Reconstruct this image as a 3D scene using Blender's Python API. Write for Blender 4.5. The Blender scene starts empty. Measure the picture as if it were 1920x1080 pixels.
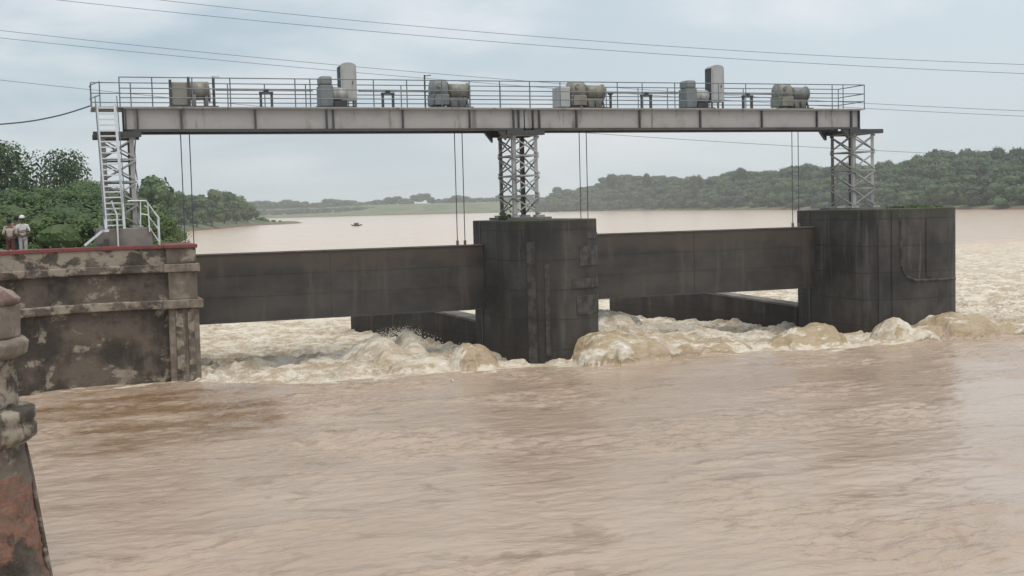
import bpy, math, random
import numpy as np
from mathutils import Vector, Matrix
R = math.radians
random.seed(7)
col = bpy.context.scene.collection
sc = bpy.context.scene

# ------------------------------------------------------------------ camera
F, EYE = 2300.0, 6.3
PITCH = -math.atan(151 / F); ROLL = R(-1.47)
cd = bpy.data.cameras.new('camera'); cam = bpy.data.objects.new('camera', cd); col.objects.link(cam)
cd.sensor_width = 36; cd.lens = F / 1920 * 36; cd.clip_end = 9000; cd.clip_start = 0.1
CM = Matrix.Rotation(math.pi / 2 + PITCH, 3, 'X') @ Matrix.Rotation(ROLL, 3, 'Z')
cam.matrix_world = Matrix.Translation((0, 0, EYE)) @ CM.to_4x4()
sc.camera = cam
sc.render.resolution_x = 1024; sc.render.resolution_y = 576

# ------------------------------------------------------------------ light
SUN_EL, SUN_AZ = R(70), R(150)      # azimuth clockwise from +Y
w = bpy.data.worlds.new('World'); sc.world = w; w.use_nodes = True
nt = w.node_tree; nt.nodes.clear()
def N(tree, typ, **kw):
    n = tree.nodes.new(typ)
    for k, v in kw.items():
        if k.startswith('i_'): n.inputs[k[2:].replace('_', ' ')].default_value = v
        else: setattr(n, k, v)
    return n
L = nt.links.new
sky = N(nt, 'ShaderNodeTexSky', sky_type='NISHITA', sun_disc=False, sun_elevation=SUN_EL, sun_rotation=SUN_AZ, dust_density=4.0, air_density=1.2)
tc = N(nt, 'ShaderNodeTexCoord'); sep = N(nt, 'ShaderNodeSeparateXYZ'); L(tc.outputs['Generated'], sep.inputs[0])
mr = N(nt, 'ShaderNodeMapRange', interpolation_type='SMOOTHSTEP'); mr.inputs[1].default_value = -0.5; mr.inputs[2].default_value = 0.4
L(sep.outputs['X'], mr.inputs[0])
ramp = N(nt, 'ShaderNodeMix', data_type='RGBA')
ramp.inputs[6].default_value = (3.05, 3.95, 4.6, 1); ramp.inputs[7].default_value = (4.7, 5.35, 5.85, 1)
L(mr.outputs[0], ramp.inputs[0])
mp = N(nt, 'ShaderNodeMapping'); mp.inputs['Scale'].default_value = (2.2, 2.2, 7.0); mp.inputs['Location'].default_value = (3.1, 0, 0.4)
L(tc.outputs['Generated'], mp.inputs[0])
nz = N(nt, 'ShaderNodeTexNoise'); nz.inputs['Scale'].default_value = 1.5; nz.inputs['Detail'].default_value = 5; nz.inputs['Roughness'].default_value = .5; nz.inputs['Distortion'].default_value = .3
L(mp.outputs[0], nz.inputs['Vector'])
cr = N(nt, 'ShaderNodeMapRange', interpolation_type='SMOOTHSTEP'); cr.inputs[1].default_value = .44; cr.inputs[2].default_value = .66; cr.inputs[3].default_value = 0; cr.inputs[4].default_value = .75
L(nz.outputs[0], cr.inputs[0])
m2 = N(nt, 'ShaderNodeMix', data_type='RGBA'); m2.inputs[7].default_value = (6.7, 6.8, 7.0, 1)
L(cr.outputs[0], m2.inputs[0]); L(ramp.outputs[2], m2.inputs[6])
# paler, slightly warmer air low over the horizon
hz = N(nt, 'ShaderNodeMapRange', interpolation_type='SMOOTHSTEP'); hz.inputs[1].default_value = .16; hz.inputs[2].default_value = 0; hz.inputs[3].default_value = 0; hz.inputs[4].default_value = .55
L(sep.outputs['Z'], hz.inputs[0])
m3 = N(nt, 'ShaderNodeMix', data_type='RGBA'); m3.inputs[7].default_value = (4.6, 5.05, 5.15, 1)
L(hz.outputs[0], m3.inputs[0]); L(m2.outputs[2], m3.inputs[6])
m4 = N(nt, 'ShaderNodeMix', data_type='RGBA'); m4.inputs[0].default_value = .93
L(sky.outputs[0], m4.inputs[6]); L(m3.outputs[2], m4.inputs[7])
bg = N(nt, 'ShaderNodeBackground'); bg.inputs['Strength'].default_value = 0.1
L(m4.outputs[2], bg.inputs[0]); wo = N(nt, 'ShaderNodeOutputWorld'); L(bg.outputs[0], wo.inputs[0])
sd = bpy.data.lights.new('sun', 'SUN'); so = bpy.data.objects.new('sun', sd); col.objects.link(so)
sd.energy = 1.5; sd.angle = R(40); sd.color = (1, .95, .87)
sdir = Vector((math.sin(SUN_AZ) * math.cos(SUN_EL), math.cos(SUN_AZ) * math.cos(SUN_EL), math.sin(SUN_EL)))
so.rotation_euler = sdir.to_track_quat('Z', 'Y').to_euler(); so.location = (0, 0, 200)
vs = sc.view_settings; vs.view_transform = 'Standard'; vs.look = 'None'; vs.gamma = 1; vs.exposure = .48
sc.cycles.volume_bounces = 1

# ------------------------------------------------------------------ helpers
TH = R(19.5)
U = Vector((math.cos(TH), math.sin(TH), 0)); V = Vector((-math.sin(TH), math.cos(TH), 0))
ORG = Vector((-0.137, 53.5, 0))
def W(s, v, z=0): return ORG + U * s + V * v + Vector((0, 0, z))
def ray(px, py): return CM @ Vector(((px - 960) / F, -(py - 540) / F, -1))
def atY(px, py, Y): d = ray(px, py); return Vector((0, 0, EYE)) + d * (Y / d.y)
def loc_of(px, Y): p = atY(px, 395, Y); return p.x

class MB:
    def __init__(s): s.v = []; s.f = []
    def box(s, a, b):
        x0, y0, z0 = a; x1, y1, z1 = b; n = len(s.v)
        s.v += [(x0,y0,z0),(x1,y0,z0),(x1,y1,z0),(x0,y1,z0),(x0,y0,z1),(x1,y0,z1),(x1,y1,z1),(x0,y1,z1)]
        s.f += [tuple(n+i for i in q) for q in ((0,3,2,1),(4,5,6,7),(0,1,5,4),(1,2,6,5),(2,3,7,6),(3,0,4,7))]
        return s
    def bar(s, p, q, wd, ht=None, up=(0,0,1)):
        p = Vector(p); q = Vector(q); ht = ht or wd; d = (q - p).normalized(); up = Vector(up)
        if abs(d.dot(up)) > .98: up = Vector((0, 1, 0))
        x = d.cross(up).normalized() * wd / 2; y = x.cross(d).normalized() * ht / 2; n = len(s.v)
        for c in (p, q):
            for a, b in ((-1,-1),(1,-1),(1,1),(-1,1)): s.v.append(tuple(c + x*a + y*b))
        s.f += [tuple(n+i for i in k) for k in ((3,2,1,0),(4,5,6,7),(0,1,5,4),(1,2,6,5),(2,3,7,6),(3,0,4,7))]
        return s
    def tube(s, pts, r, n=8, r2=None, cap=True):
        pts = [Vector(p) for p in pts]; b = len(s.v); m = len(pts)
        for i, p in enumerate(pts):
            d = (pts[min(i+1, m-1)] - pts[max(i-1, 0)]).normalized()
            up = Vector((0,0,1)) if abs(d.z) < .95 else Vector((0,1,0))
            x = d.cross(up).normalized(); y = x.cross(d)
            rr = r if r2 is None else r + (r2 - r) * i / (m - 1)
            for k in range(n):
                a = 2*math.pi*k/n; s.v.append(tuple(p + (x*math.cos(a) + y*math.sin(a))*rr))
        for i in range(m-1):
            for k in range(n):
                k2 = (k+1) % n; s.f.append((b+i*n+k, b+i*n+k2, b+(i+1)*n+k2, b+(i+1)*n+k))
        if cap: s.f.append(tuple(b+k for k in range(n))[::-1]); s.f.append(tuple(b+(m-1)*n+k for k in range(n)))
        return s
    def lathe(s, c, prof, n=40):
        b = len(s.v)
        for r, z in prof:
            for k in range(n):
                a = 2*math.pi*k/n; s.v.append((c[0]+r*math.cos(a), c[1]+r*math.sin(a), c[2]+z))
        for i in range(len(prof)-1):
            for k in range(n):
                k2 = (k+1) % n; s.f.append((b+i*n+k, b+i*n+k2, b+(i+1)*n+k2, b+(i+1)*n+k))
        s.f.append(tuple(b+k for k in range(n))[::-1]); s.f.append(tuple(b+(len(prof)-1)*n+k for k in range(n)))
        return s
    def prism(s, poly, z0, z1):
        b = len(s.v); n = len(poly)
        s.v += [(x,y,z0) for x,y in poly] + [(x,y,z1) for x,y in poly]
        s.f.append(tuple(b+i for i in range(n))[::-1]); s.f.append(tuple(b+n+i for i in range(n)))
        for i in range(n): j = (i+1) % n; s.f.append((b+i, b+j, b+n+j, b+n+i))
        return s
    def extr(s, poly, axis, a0, a1):
        # poly in the two other axes, extruded along axis (0 = s, 1 = v)
        b = len(s.v); n = len(poly)
        for a in (a0, a1):
            for p, q in poly: s.v.append((a, p, q) if axis == 0 else (p, a, q))
        s.f.append(tuple(b+i for i in range(n))[::-1]); s.f.append(tuple(b+n+i for i in range(n)))
        for i in range(n): j = (i+1) % n; s.f.append((b+i, b+j, b+n+j, b+n+i))
        return s
    def mesh(s, name, mat, smooth=False):
        me = bpy.data.meshes.new(name); me.from_pydata([tuple(x) for x in s.v], [], s.f); me.materials.append(mat)
        import bmesh
        bm = bmesh.new(); bm.from_mesh(me); bmesh.ops.recalc_face_normals(bm, faces=bm.faces); bm.to_mesh(me); bm.free()
        if smooth: me.polygons.foreach_set('use_smooth', [True]*len(me.polygons))
        return me
    def build(s, name, mat, parent=None, smooth=False, bevel=0):
        o = bpy.data.objects.new(name, s.mesh(name, mat, smooth)); col.objects.link(o)
        if parent: o.parent = parent
        if bevel:
            b = o.modifiers.new('bevel', 'BEVEL'); b.width = bevel; b.segments = 2; b.limit_method = 'ANGLE'
        return o
def tag(o, label=None, cat=None, group=None, kind=None):
    if label: o['label'] = label
    if cat: o['category'] = cat
    if group: o['group'] = group
    if kind: o['kind'] = kind
    return o
def thing(name, label, cat, s=0, v=0, z=0, rot=TH, group=None, world=None):
    o = bpy.data.objects.new(name, None); col.objects.link(o); o.empty_display_size = .3
    o.location = world if world is not None else W(s, v, z); o.rotation_euler = (0, 0, rot)
    return tag(o, label, cat, group)
def copy_thing(r, label=None):
    c = r.copy(); col.objects.link(c)
    if label: c['label'] = label
    for ch in list(r.children):
        d = ch.copy(); col.objects.link(d); d.parent = c
        for g in list(ch.children):
            e = g.copy(); col.objects.link(e); e.parent = d
    return c

# ------------------------------------------------------------------ materials
def mat(name, base, rough=.7, metal=0, spec=.5):
    m = bpy.data.materials.new(name); m.use_nodes = True; t = m.node_tree
    b = t.nodes['Principled BSDF']; b.inputs['Base Color'].default_value = (*base, 1)
    b.inputs['Roughness'].default_value = rough; b.inputs['Metallic'].default_value = metal
    b.inputs['Specular IOR Level'].default_value = spec
    return m, t, b
def noise(t, scale, detail=5, rough=.55, sc3=(1,1,1), coord='Object', dist=0, loc=(0,0,0)):
    c = t.nodes.new('ShaderNodeTexCoord'); m = t.nodes.new('ShaderNodeMapping'); n = t.nodes.new('ShaderNodeTexNoise')
    m.inputs['Scale'].default_value = sc3; m.inputs['Location'].default_value = loc
    n.inputs['Scale'].default_value = scale; n.inputs['Detail'].default_value = detail; n.inputs['Roughness'].default_value = rough
    n.inputs['Distortion'].default_value = dist
    t.links.new(c.outputs[coord], m.inputs[0]); t.links.new(m.outputs[0], n.inputs['Vector']); return n.outputs[0]
def rmp(t, fac, a, b, lo=0., hi=1.):
    n = t.nodes.new('ShaderNodeMapRange'); n.interpolation_type = 'SMOOTHSTEP'
    n.inputs[1].default_value = a; n.inputs[2].default_value = b; n.inputs[3].default_value = lo; n.inputs[4].default_value = hi
    t.links.new(fac, n.inputs[0]); return n.outputs[0]
def mix(t, fac, a, b):
    n = t.nodes.new('ShaderNodeMix'); n.data_type = 'RGBA'
    for i, x in ((0, fac), (6, a), (7, b)):
        if hasattr(x, 'is_linked') or hasattr(x, 'links'): t.links.new(x, n.inputs[i])
        elif i == 0: n.inputs[0].default_value = x
        else: n.inputs[i].default_value = (*x, 1)
    return n.outputs[2]
def math_(t, op, a, b):
    n = t.nodes.new('ShaderNodeMath'); n.operation = op
    for i, x in enumerate((a, b)):
        if hasattr(x, 'links'): t.links.new(x, n.inputs[i])
        else: n.inputs[i].default_value = x
    return n.outputs[0]
def bump(t, b, h, strength=.5, dist=.02):
    n = t.nodes.new('ShaderNodeBump'); n.inputs['Strength'].default_value = strength; n.inputs['Distance'].default_value = dist
    t.links.new(h, n.inputs['Height']); t.links.new(n.outputs[0], b.inputs['Normal'])

# steel paint, weathered
def steel(name, base, dark, rough=.55, metal=.2):
    m, t, b = mat(name, base, rough, metal)
    n1 = noise(t, 1.2, 6, .65); n2 = noise(t, 3.0, 5, .6, (1, 1, .15))
    c = mix(t, rmp(t, n1, .45, .72), base, dark)
    c = mix(t, rmp(t, n2, .56, .70, 0, .55), c, (.11, .07, .045))
    t.links.new(c, b.inputs['Base Color']); bump(t, b, n1, .15, .01); return m
GIRD = steel('girder_paint', (.40, .38, .355), (.33, .31, .29), .6, 0)
STEEL = steel('galvanised_steel', (.40, .395, .385), (.27, .26, .25))
DARK = steel('dark_steel', (.075, .075, .075), (.04, .038, .036))
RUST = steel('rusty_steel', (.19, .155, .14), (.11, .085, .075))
RAIL = steel('rail_steel', (.17, .195, .215), (.11, .125, .135))
PALE = steel('pale_galvanised', (.72, .74, .76), (.5, .5, .5), .45, .1)
MACH = steel('machine_grey_green', (.25, .235, .19), (.14, .125, .10), .5, 0)
MACHD = steel('machine_blue_grey', (.19, .205, .20), (.10, .105, .105), .5, 0)
CAB = steel('cabinet_grey', (.42, .415, .40), (.31, .30, .29), .45, .05)
ROPE, _, _ = mat('wire_rope', (.07, .08, .085), .6)
WIRE, _, _ = mat('power_wire', (.12, .13, .14), .6)

def concrete_dark():
    m, t, b = mat('stained_concrete', (.05, .045, .04), .8)
    st = noise(t, 1.0, 6, .6, (1.6, 1.6, .16)); st2 = noise(t, 2.6, 4, .6, (1.4, 1.4, .08), loc=(7, 3, 1)); bl = noise(t, .45, 5, .6); fine = noise(t, 9, 5, .7)
    c = mix(t, rmp(t, bl, .35, .65), (.030, .0275, .025), (.082, .074, .065))
    c = mix(t, rmp(t, st, .54, .72, 0, .8), c, (.12, .108, .092))
    c = mix(t, rmp(t, st2, .60, .70, 0, .6), c, (.15, .138, .12))
    cc = t.nodes.new('ShaderNodeTexCoord'); sp = t.nodes.new('ShaderNodeSeparateXYZ'); t.links.new(cc.outputs['Object'], sp.inputs[0])
    # silt tide mark low down, and moss on the top lip
    lip = rmp(t, math_(t, 'ADD', sp.outputs[2], rmp(t, fine, .3, .7, -.25, .25)), 5.35, 5.8, 0, .7)
    c = mix(t, lip, c, (.045, .05, .022))
    tide = rmp(t, math_(t, 'ADD', sp.outputs[2], rmp(t, st, .3, .7, -.4, .4)), 1.4, .2, 0, .6)
    c = mix(t, tide, c, (.038, .024, .016))
    c = mix(t, rmp(t, fine, .4, .75, 0, .3), c, (.03, .028, .024))
    pz = math_(t, 'ABSOLUTE', math_(t, 'SUBTRACT', math_(t, 'FRACT', math_(t, 'ADD', math_(t, 'MULTIPLY', sp.outputs[2], .83), math_(t, 'MULTIPLY', bl, .12)), 0), .5), 0)
    c = mix(t, rmp(t, pz, .045, .0, 0, .55), c, (.02, .018, .015)); wide = noise(t, .8, 3, .5, (1.3, 1.3, .05), loc=(2, 9, 4)); c = mix(t, rmp(t, wide, .54, .66, 0, .5), c, (.024, .021, .019))
    t.links.new(c, b.inputs['Base Color'])
    bump(t, b, math_(t, 'ADD', bl, math_(t, 'MULTIPLY', fine, .5)), .5, .06); return m
CONC = concrete_dark()
def gate_mat():
    m, t, b = mat('gate_steel_tarred', (.04, .037, .034), .62)
    n1 = noise(t, .5, 5, .6, (1, 1, 1.6)); n2 = noise(t, 1.5, 5, .65, (1, 1, .12)); n3 = noise(t, 8, 4)
    cc = t.nodes.new('ShaderNodeTexCoord'); sp = t.nodes.new('ShaderNodeSeparateXYZ'); t.links.new(cc.outputs['Object'], sp.inputs[0])
    c = mix(t, rmp(t, n1, .35, .65), (.042, .037, .032), (.072, .064, .056))
    c = mix(t, rmp(t, n2, .5, .68, 0, .7), c, (.10, .083, .068))
    top = rmp(t, math_(t, 'ADD', sp.outputs[2], rmp(t, n1, .3, .7, -.3, .3)), 1.7, 2.5, 0, .6)
    c = mix(t, top, c, (.085, .06, .045))
    t.links.new(c, b.inputs['Base Color']); bump(t, b, n3, .2, .01); return m
GATE = gate_mat()
def plaster(name, dirty, kind=0):
    m, t, b = mat(name, (.2, .17, .14), .85)
    n1 = noise(t, .6, 7, .62, loc=(2, 5, 1)); n2 = noise(t, 1.15, 8, .66, (1, 1, 1.3), loc=(4, 1, 8), dist=.3); n3 = noise(t, 1.3, 5, .6, (1.5, 1.5, .3)); n4 = noise(t, 6, 6, .7); n5 = noise(t, 1.6, 3, .5, loc=(11, 3, 5))
    c = mix(t, rmp(t, n1, .4, .62), (.05, .04, .031), (.15, .12, .094))
    c = mix(t, rmp(t, n2, dirty, dirty + .09, 0, .8), c, (.38, .325, .255))
    c = mix(t, rmp(t, n3, .56, .74, 0, .6), c, (.17, .14, .11))
    c = mix(t, rmp(t, n5, .6, .72, 0, .5), c, (.03, .025, .02))
    c = mix(t, rmp(t, n4, .55, .75, 0, .5), c, (.035, .035, .02))
    if kind == 1:   # plaster fallen off the brick
        bt = t.nodes.new('ShaderNodeTexBrick'); cc = t.nodes.new('ShaderNodeTexCoord'); mp_ = t.nodes.new('ShaderNodeMapping')
        sp = t.nodes.new('ShaderNodeSeparateXYZ'); t.links.new(cc.outputs['Object'], sp.inputs[0])
        an = math_(t, 'MULTIPLY', math_(t, 'ARCTAN2', sp.outputs[1], sp.outputs[0]), 1.15)
        cb = t.nodes.new('ShaderNodeCombineXYZ'); t.links.new(an, cb.inputs[0]); t.links.new(sp.outputs[2], cb.inputs[1])
        t.links.new(cb.outputs[0], bt.inputs['Vector'])
        bt.inputs['Color1'].default_value = (.30, .085, .04, 1); bt.inputs['Color2'].default_value = (.20, .055, .03, 1); bt.inputs['Mortar'].default_value = (.16, .12, .09, 1)
        bt.inputs['Scale'].default_value = 1; bt.inputs['Brick Width'].default_value = .24; bt.inputs['Row Height'].default_value = .085; bt.inputs['Mortar Size'].default_value = .012
        br = mix(t, rmp(t, n4, .42, .6, 0, .85), bt.outputs['Color'], (.10, .055, .04)); br = mix(t, rmp(t, n2, .4, .6, 0, .5), br, (.25, .17, .13))
        zz = rmp(t, sp.outputs[2], 2.5, 1.8, -.4, .13)
        msk = rmp(t, math_(t, 'ADD', n2, zz), .58, .62)
        c = mix(t, msk, c, br)
    t.links.new(c, b.inputs['Base Color']); bump(t, b, math_(t, 'ADD', n2, math_(t, 'MULTIPLY', n4, .5)), .8, .07); return m
PLD = plaster('dirty_plaster', .54); PLM = plaster('patched_plaster', .46); PLB = plaster('plaster_over_brick', .5, 1)
def plain_pl():
    m, t, b = mat('grey_render', (.25, .21, .17), .85)
    n1 = noise(t, 2.0, 6, .65); n2 = noise(t, 1.5, 5, .6, (2, 2, .3)); n4 = noise(t, 9, 5, .7)
    c = mix(t, rmp(t, n1, .42, .62), (.165, .132, .105), (.27, .225, .18))
    c = mix(t, rmp(t, n2, .55, .7, 0, .7), c, (.07, .055, .043)); c = mix(t, rmp(t, n4, .6, .75, 0, .5), c, (.05, .045, .03))
    t.links.new(c, b.inputs['Base Color']); bump(t, b, n1, .6, .04); return m
PLP = plain_pl()
def red_pl():
    m, t, b = mat('red_oxide_paint', (.16, .05, .045), .75)
    n1 = noise(t, 2.0, 6, .7); n2 = noise(t, .8, 4, .6)
    c = mix(t, rmp(t, n1, .42, .6), (.24, .055, .048), (.15, .06, .05)); c = mix(t, rmp(t, n2, .55, .7, 0, .6), c, (.10, .075, .06))
    t.links.new(c, b.inputs['Base Color']); bump(t, b, n1, .3, .02); return m
RED = red_pl()
PINK, t_, b_p = mat('faded_pink_wash', (.28, .17, .14), .85)
n_p = noise(t_, 2.5, 6, .7); t_.links.new(mix(t_, rmp(t_, n_p, .4, .6), (.12, .075, .06), (.27, .20, .165)), b_p.inputs['Base Color'])
def paving():
    m, t, b = mat('slab_concrete', (.2, .18, .16), .85); n1 = noise(t, 1, 6, .6)
    t.links.new(mix(t, rmp(t, n1, .35, .65), (.12, .105, .09), (.24, .22, .19)), b.inputs['Base Color']); bump(t, b, n1, .3, .02); return m
SLAB = paving()
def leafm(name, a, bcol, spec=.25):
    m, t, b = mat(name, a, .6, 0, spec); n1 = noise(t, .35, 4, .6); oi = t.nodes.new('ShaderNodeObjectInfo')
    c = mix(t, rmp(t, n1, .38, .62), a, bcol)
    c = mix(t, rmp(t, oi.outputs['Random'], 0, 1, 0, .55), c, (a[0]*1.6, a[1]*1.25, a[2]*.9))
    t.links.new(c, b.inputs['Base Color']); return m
LEAF = leafm('foliage', (.058, .098, .036), (.105, .16, .058))
LEAFD = leafm('dark_foliage', (.042, .074, .034), (.075, .115, .048))
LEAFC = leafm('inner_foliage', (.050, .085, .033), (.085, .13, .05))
LEAFL = leafm('bush_foliage', (.058, .098, .034), (.105, .155, .052))
BARK, _, _ = mat('bark', (.09, .07, .05), .9)
def land():
    m, t, b = mat('grassy_bank', (.1, .13, .05), .9); n1 = noise(t, .03, 6, .6, (1, 1, 1)); n2 = noise(t, .3, 5, .6)
    c = mix(t, rmp(t, n1, .42, .6), (.085, .12, .05), (.15, .16, .085)); c = mix(t, rmp(t, n2, .55, .7, 0, .6), c, (.05, .08, .03))
    cc = t.nodes.new('ShaderNodeTexCoord'); sp = t.nodes.new('ShaderNodeSeparateXYZ'); t.links.new(cc.outputs['Object'], sp.inputs[0])
    c = mix(t, rmp(t, sp.outputs[2], .8, .1), c, (.15, .10, .065))
    t.links.new(c, b.inputs['Base Color']); return m
LAND = land()

# ------------------------------------------------------------------ numpy noise
rs = np.random.RandomState(3); PERM = rs.permutation(512); PERM = np.concatenate([PERM, PERM, PERM]); ANG = rs.rand(512) * 6.2832
def perlin(x, y):
    xi = np.floor(x).astype(int); yi = np.floor(y).astype(int); xf = x - xi; yf = y - yi; xi &= 511; yi &= 511
    def g(i, j, dx, dy):
        a = ANG[PERM[(PERM[i & 511] + j) & 511]]; return np.cos(a)*dx + np.sin(a)*dy
    u = xf**3*(xf*(xf*6-15)+10); v = yf**3*(yf*(yf*6-15)+10)
    a = g(xi, yi, xf, yf); b = g(xi+1, yi, xf-1, yf); c = g(xi, yi+1, xf, yf-1); d = g(xi+1, yi+1, xf-1, yf-1)
    return (a*(1-u)+b*u)*(1-v) + (c*(1-u)+d*u)*v
def fbm(x, y, o=4, gain=.5):
    s = 0; a = 1
    for i in range(o): s = s + a*perlin(x*2**i + 17*i, y*2**i + 31*i); a *= gain
    return s
def ss(x, a, b):
    t = np.clip((x-a)/(b-a), 0, 1); return t*t*(3-2*t)

# ------------------------------------------------------------------ river
def axis(segs):
    out = [segs[0][0]]
    for a, b, h0, h1 in segs:
        x = a
        while x < b - 1e-6:
            f = (x - a)/(b - a); x = min(b, x + h0*(h1/h0)**f); out.append(x)
    return np.array(out)
sa = axis([(-3000, -46, 300, 1.5), (-46, -20, 1, .12), (-20, 34, .095, .095), (34, 90, .12, .8), (90, 3000, .8, 300)])
va = axis([(-56, -34, .6, .11), (-34, -8.2, .1, .1), (-8.2, 7, .07, .07), (7, 70, .08, .6), (70, 400, .6, 10), (400, 3300, 10, 200)])
S, VV = np.meshgrid(sa, va)
crest = np.interp(S, [-40, -14.5, -13.2, -11.2, -9, -5, -2, -.2, 1, 3, 6, 9, 12.5, 15, 17, 20, 23, 40, 90], [-2.2, -2.4, -3.2, -5.0, -5.7, -5.3, -5.2, -5.5, -6.6, -6.4, -5.5, -5.7, -6.5, -6.6, -6.0, -6.3, -6.6, -7.5, -10])
wob = .45*fbm(S*.55, VV*.55, 3)
T = VV - crest + wob
up = 1 - ss(T, -.1, .3)
patch = ss(fbm(S*.16+5, VV*.22, 3), -.05, .40)
eddy_wall_reflection = np.exp(-(((S+15.5+.12*(VV+10))/5.0)**2 + ((VV+9.5)/8)**2))  # eddy waves; also the wall's reflection, painted as browner water
wx = S + .5*fbm(S*.3, VV*.3, 2)
wv = .07*fbm(S*.13+VV*.05+3, VV*.24, 2) + .026*fbm(wx*.35+VV*.1, VV*.8, 3) + (.030+.12*patch+.07*eddy_wall_reflection)*(fbm(wx*1.0+3, VV*2.0, 4, .62)*.5-.8*np.abs(fbm(wx*.75+30, VV*1.9+4, 3, .6))) + .035*eddy_wall_reflection*fbm(S*.7+VV*.5, VV*1.6-S*.3, 3)
calmf = 1 - ss(VV, 60, 140)*.75
dist_amp = 1/(1+np.clip((VV-60)/150, 0, 50))
z = wv*up
dx_ = .8*fbm(S*.25, VV*.25+8, 2)
rid = 1 - np.abs(fbm(S*.26+9+dx_, VV*.5+dx_, 5, .5))*2.0
rid = np.maximum(rid, .38 + .15*fbm(S*1.5, VV*2.0, 2))
rid2 = fbm(S*.8, VV*1.5+40, 4, .52)
A = (.42+.35*fbm(S*.12, VV*.15+3, 2))*np.exp(-np.clip(VV, 0, None)/22) + .13*np.exp(-np.clip(VV, 0, None)/60) + .01
down = ss(T, 0, 1.2)
zf = -.02 - .25*ss(VV, 0, 30) - .3*ss(VV, 20, 90) + A*(rid-.62) + A*.42*rid2 + .055*np.exp(-np.clip(VV, 0, None)/14)*(fbm(S*1.9+50, VV*2.6, 3, .6) - 1.2*np.abs(fbm(S*1.5+70, VV*2.2+7, 2)))
z = z*(1-down)*1.0 + zf*down
foam = ss(T, -.05, .25)
fall = 1 - ss(VV + 12*fbm(S*.03, VV*.03, 3), 42, 125)
far_ = ss(VV, 6, 30); tex = (1-far_)*ss(fbm(S*.8+3, VV*1.0, 5, .62), -.42, .22) + far_*(.35+.65*ss(fbm(S*.32+3, VV*.55, 5, .6), -.38, .02))
trail = ss(T, -2.2, .1)*(1-foam)*ss(fbm(S*.55+VV*.3, VV*2.2, 4, .6), .08, .32)*.75; near_ = 1 - ss(VV, 3, 14); foam = trail + foam*fall*(.38 + .3*near_ + (.62-.3*near_)*tex)
def hump(s0, v0, rs_, rv, h, fm, skew=0., pw=.6, dirx=0.):
    i0, i1 = np.searchsorted(va, [v0-rv*1.4-.3, v0+rv*1.4+.3]); j0, j1 = np.searchsorted(sa, [s0-rs_*1.4-.3, s0+rs_*1.4+.3])
    G = (slice(i0, i1), slice(j0, j1)); S, VV = SS_[G], VS_[G]
    x = (S-s0)/rs_; y = (VV-v0)/rv; x = x + .22*fbm(S*.9, VV*.9, 3); y = y + .22*fbm(S*.9+9, VV*.9, 3)
    x = np.where(x*skew > 0, x*1.9, x)
    r = x*x + y*y; k = np.clip(1-r, 0, 1)**pw
    hz_ = h*k*(1+.10*fbm(S*2.2, VV*2.2, 3)) + .04*k*np.sin((S-s0)*7+VV*2+3*fbm(S, VV, 2))
    z[G] = np.maximum(z[G], hz_ - .02)
    m = ss(k, 0, .25)
    foam[G] = foam[G]*(1-m) + m*np.clip(fm + .75*fbm(S*.8+VV*.5, VV*1.7, 4, .6), .3, 1)
SS_, VS_ = S, VV
hump(-3.15, -4.35, 1.05, .85, 1.0, .4, pw=.5)
hump(-5.2, -4.1, 1.5, .8, .5, .8)
hump(-7.6, -3.6, 1.2, .8, .35, .8)
hump(-5.9, -.2, 1.5, 2.2, .95, .9, pw=1.1)
hump(-4.4, 1.0, .9, 1.8, 1.15, .95, pw=1.3)
hump(2.3, -4.9, 2.9, 1.9, 1.15, .5, skew=-1, pw=.5)
hump(4.6, -4.2, 2.6, 1.6, .95, .5, pw=.6)
hump(5.2, 1.5, 2.6, 3.0, 1.5, .95, pw=1.2)
hump(7.4, -4.6, 2.2, 1.1, .6, .55)
hump(8.4, -1.5, 2.4, 2.0, .65, .8, pw=.9)
hump(10.6, -4.4, 1.8, 1.2, .35, .8)
hump(12.4, -5.0, 2.6, 1.1, .95, .3, skew=1, pw=.8)
hump(16.2, -5.1, 1.15, .9, .95, .7)
hump(17.3, -5.6, 1.0, .7, .6, .9)
hump(19.6, -5.0, 2.6, 1.6, 1.05, .35, pw=.55)
hump(22.6, -5.2, 2.4, 1.5, .7, .5, pw=.6)
hump(26.5, -5.2, 2.6, 1.6, .65, .6, pw=.7)
nv, ns = S.shape
co = np.stack([S, VV, z], -1).reshape(-1, 3).astype(np.float32)
idx = np.arange(nv*ns).reshape(nv, ns)
q = np.stack([idx[:-1, :-1], idx[:-1, 1:], idx[1:, 1:], idx[1:, :-1]], -1).reshape(-1, 4)
me = bpy.data.meshes.new('river'); me.vertices.add(len(co)); me.vertices.foreach_set('co', co.ravel())
me.loops.add(q.size); me.loops.foreach_set('vertex_index', q.ravel().astype(np.int32))
me.polygons.add(len(q)); me.polygons.foreach_set('loop_start', np.arange(0, q.size, 4, dtype=np.int32)); me.polygons.foreach_set('loop_total', np.full(len(q), 4, dtype=np.int32))
me.polygons.foreach_set('use_smooth', np.ones(len(q), dtype=bool)); me.update(calc_edges=True)
at = me.attributes.new('foam', 'FLOAT', 'POINT'); at.data.foreach_set('value', foam.ravel().astype(np.float32))
at = me.attributes.new('rough_water', 'FLOAT', 'POINT'); at.data.foreach_set('value', (patch*.6+.4+eddy_wall_reflection).ravel().astype(np.float32))
river = bpy.data.objects.new('river', me); col.objects.link(river); river.location = ORG; river.rotation_euler = (0, 0, TH)
tag(river, kind='structure')
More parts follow.
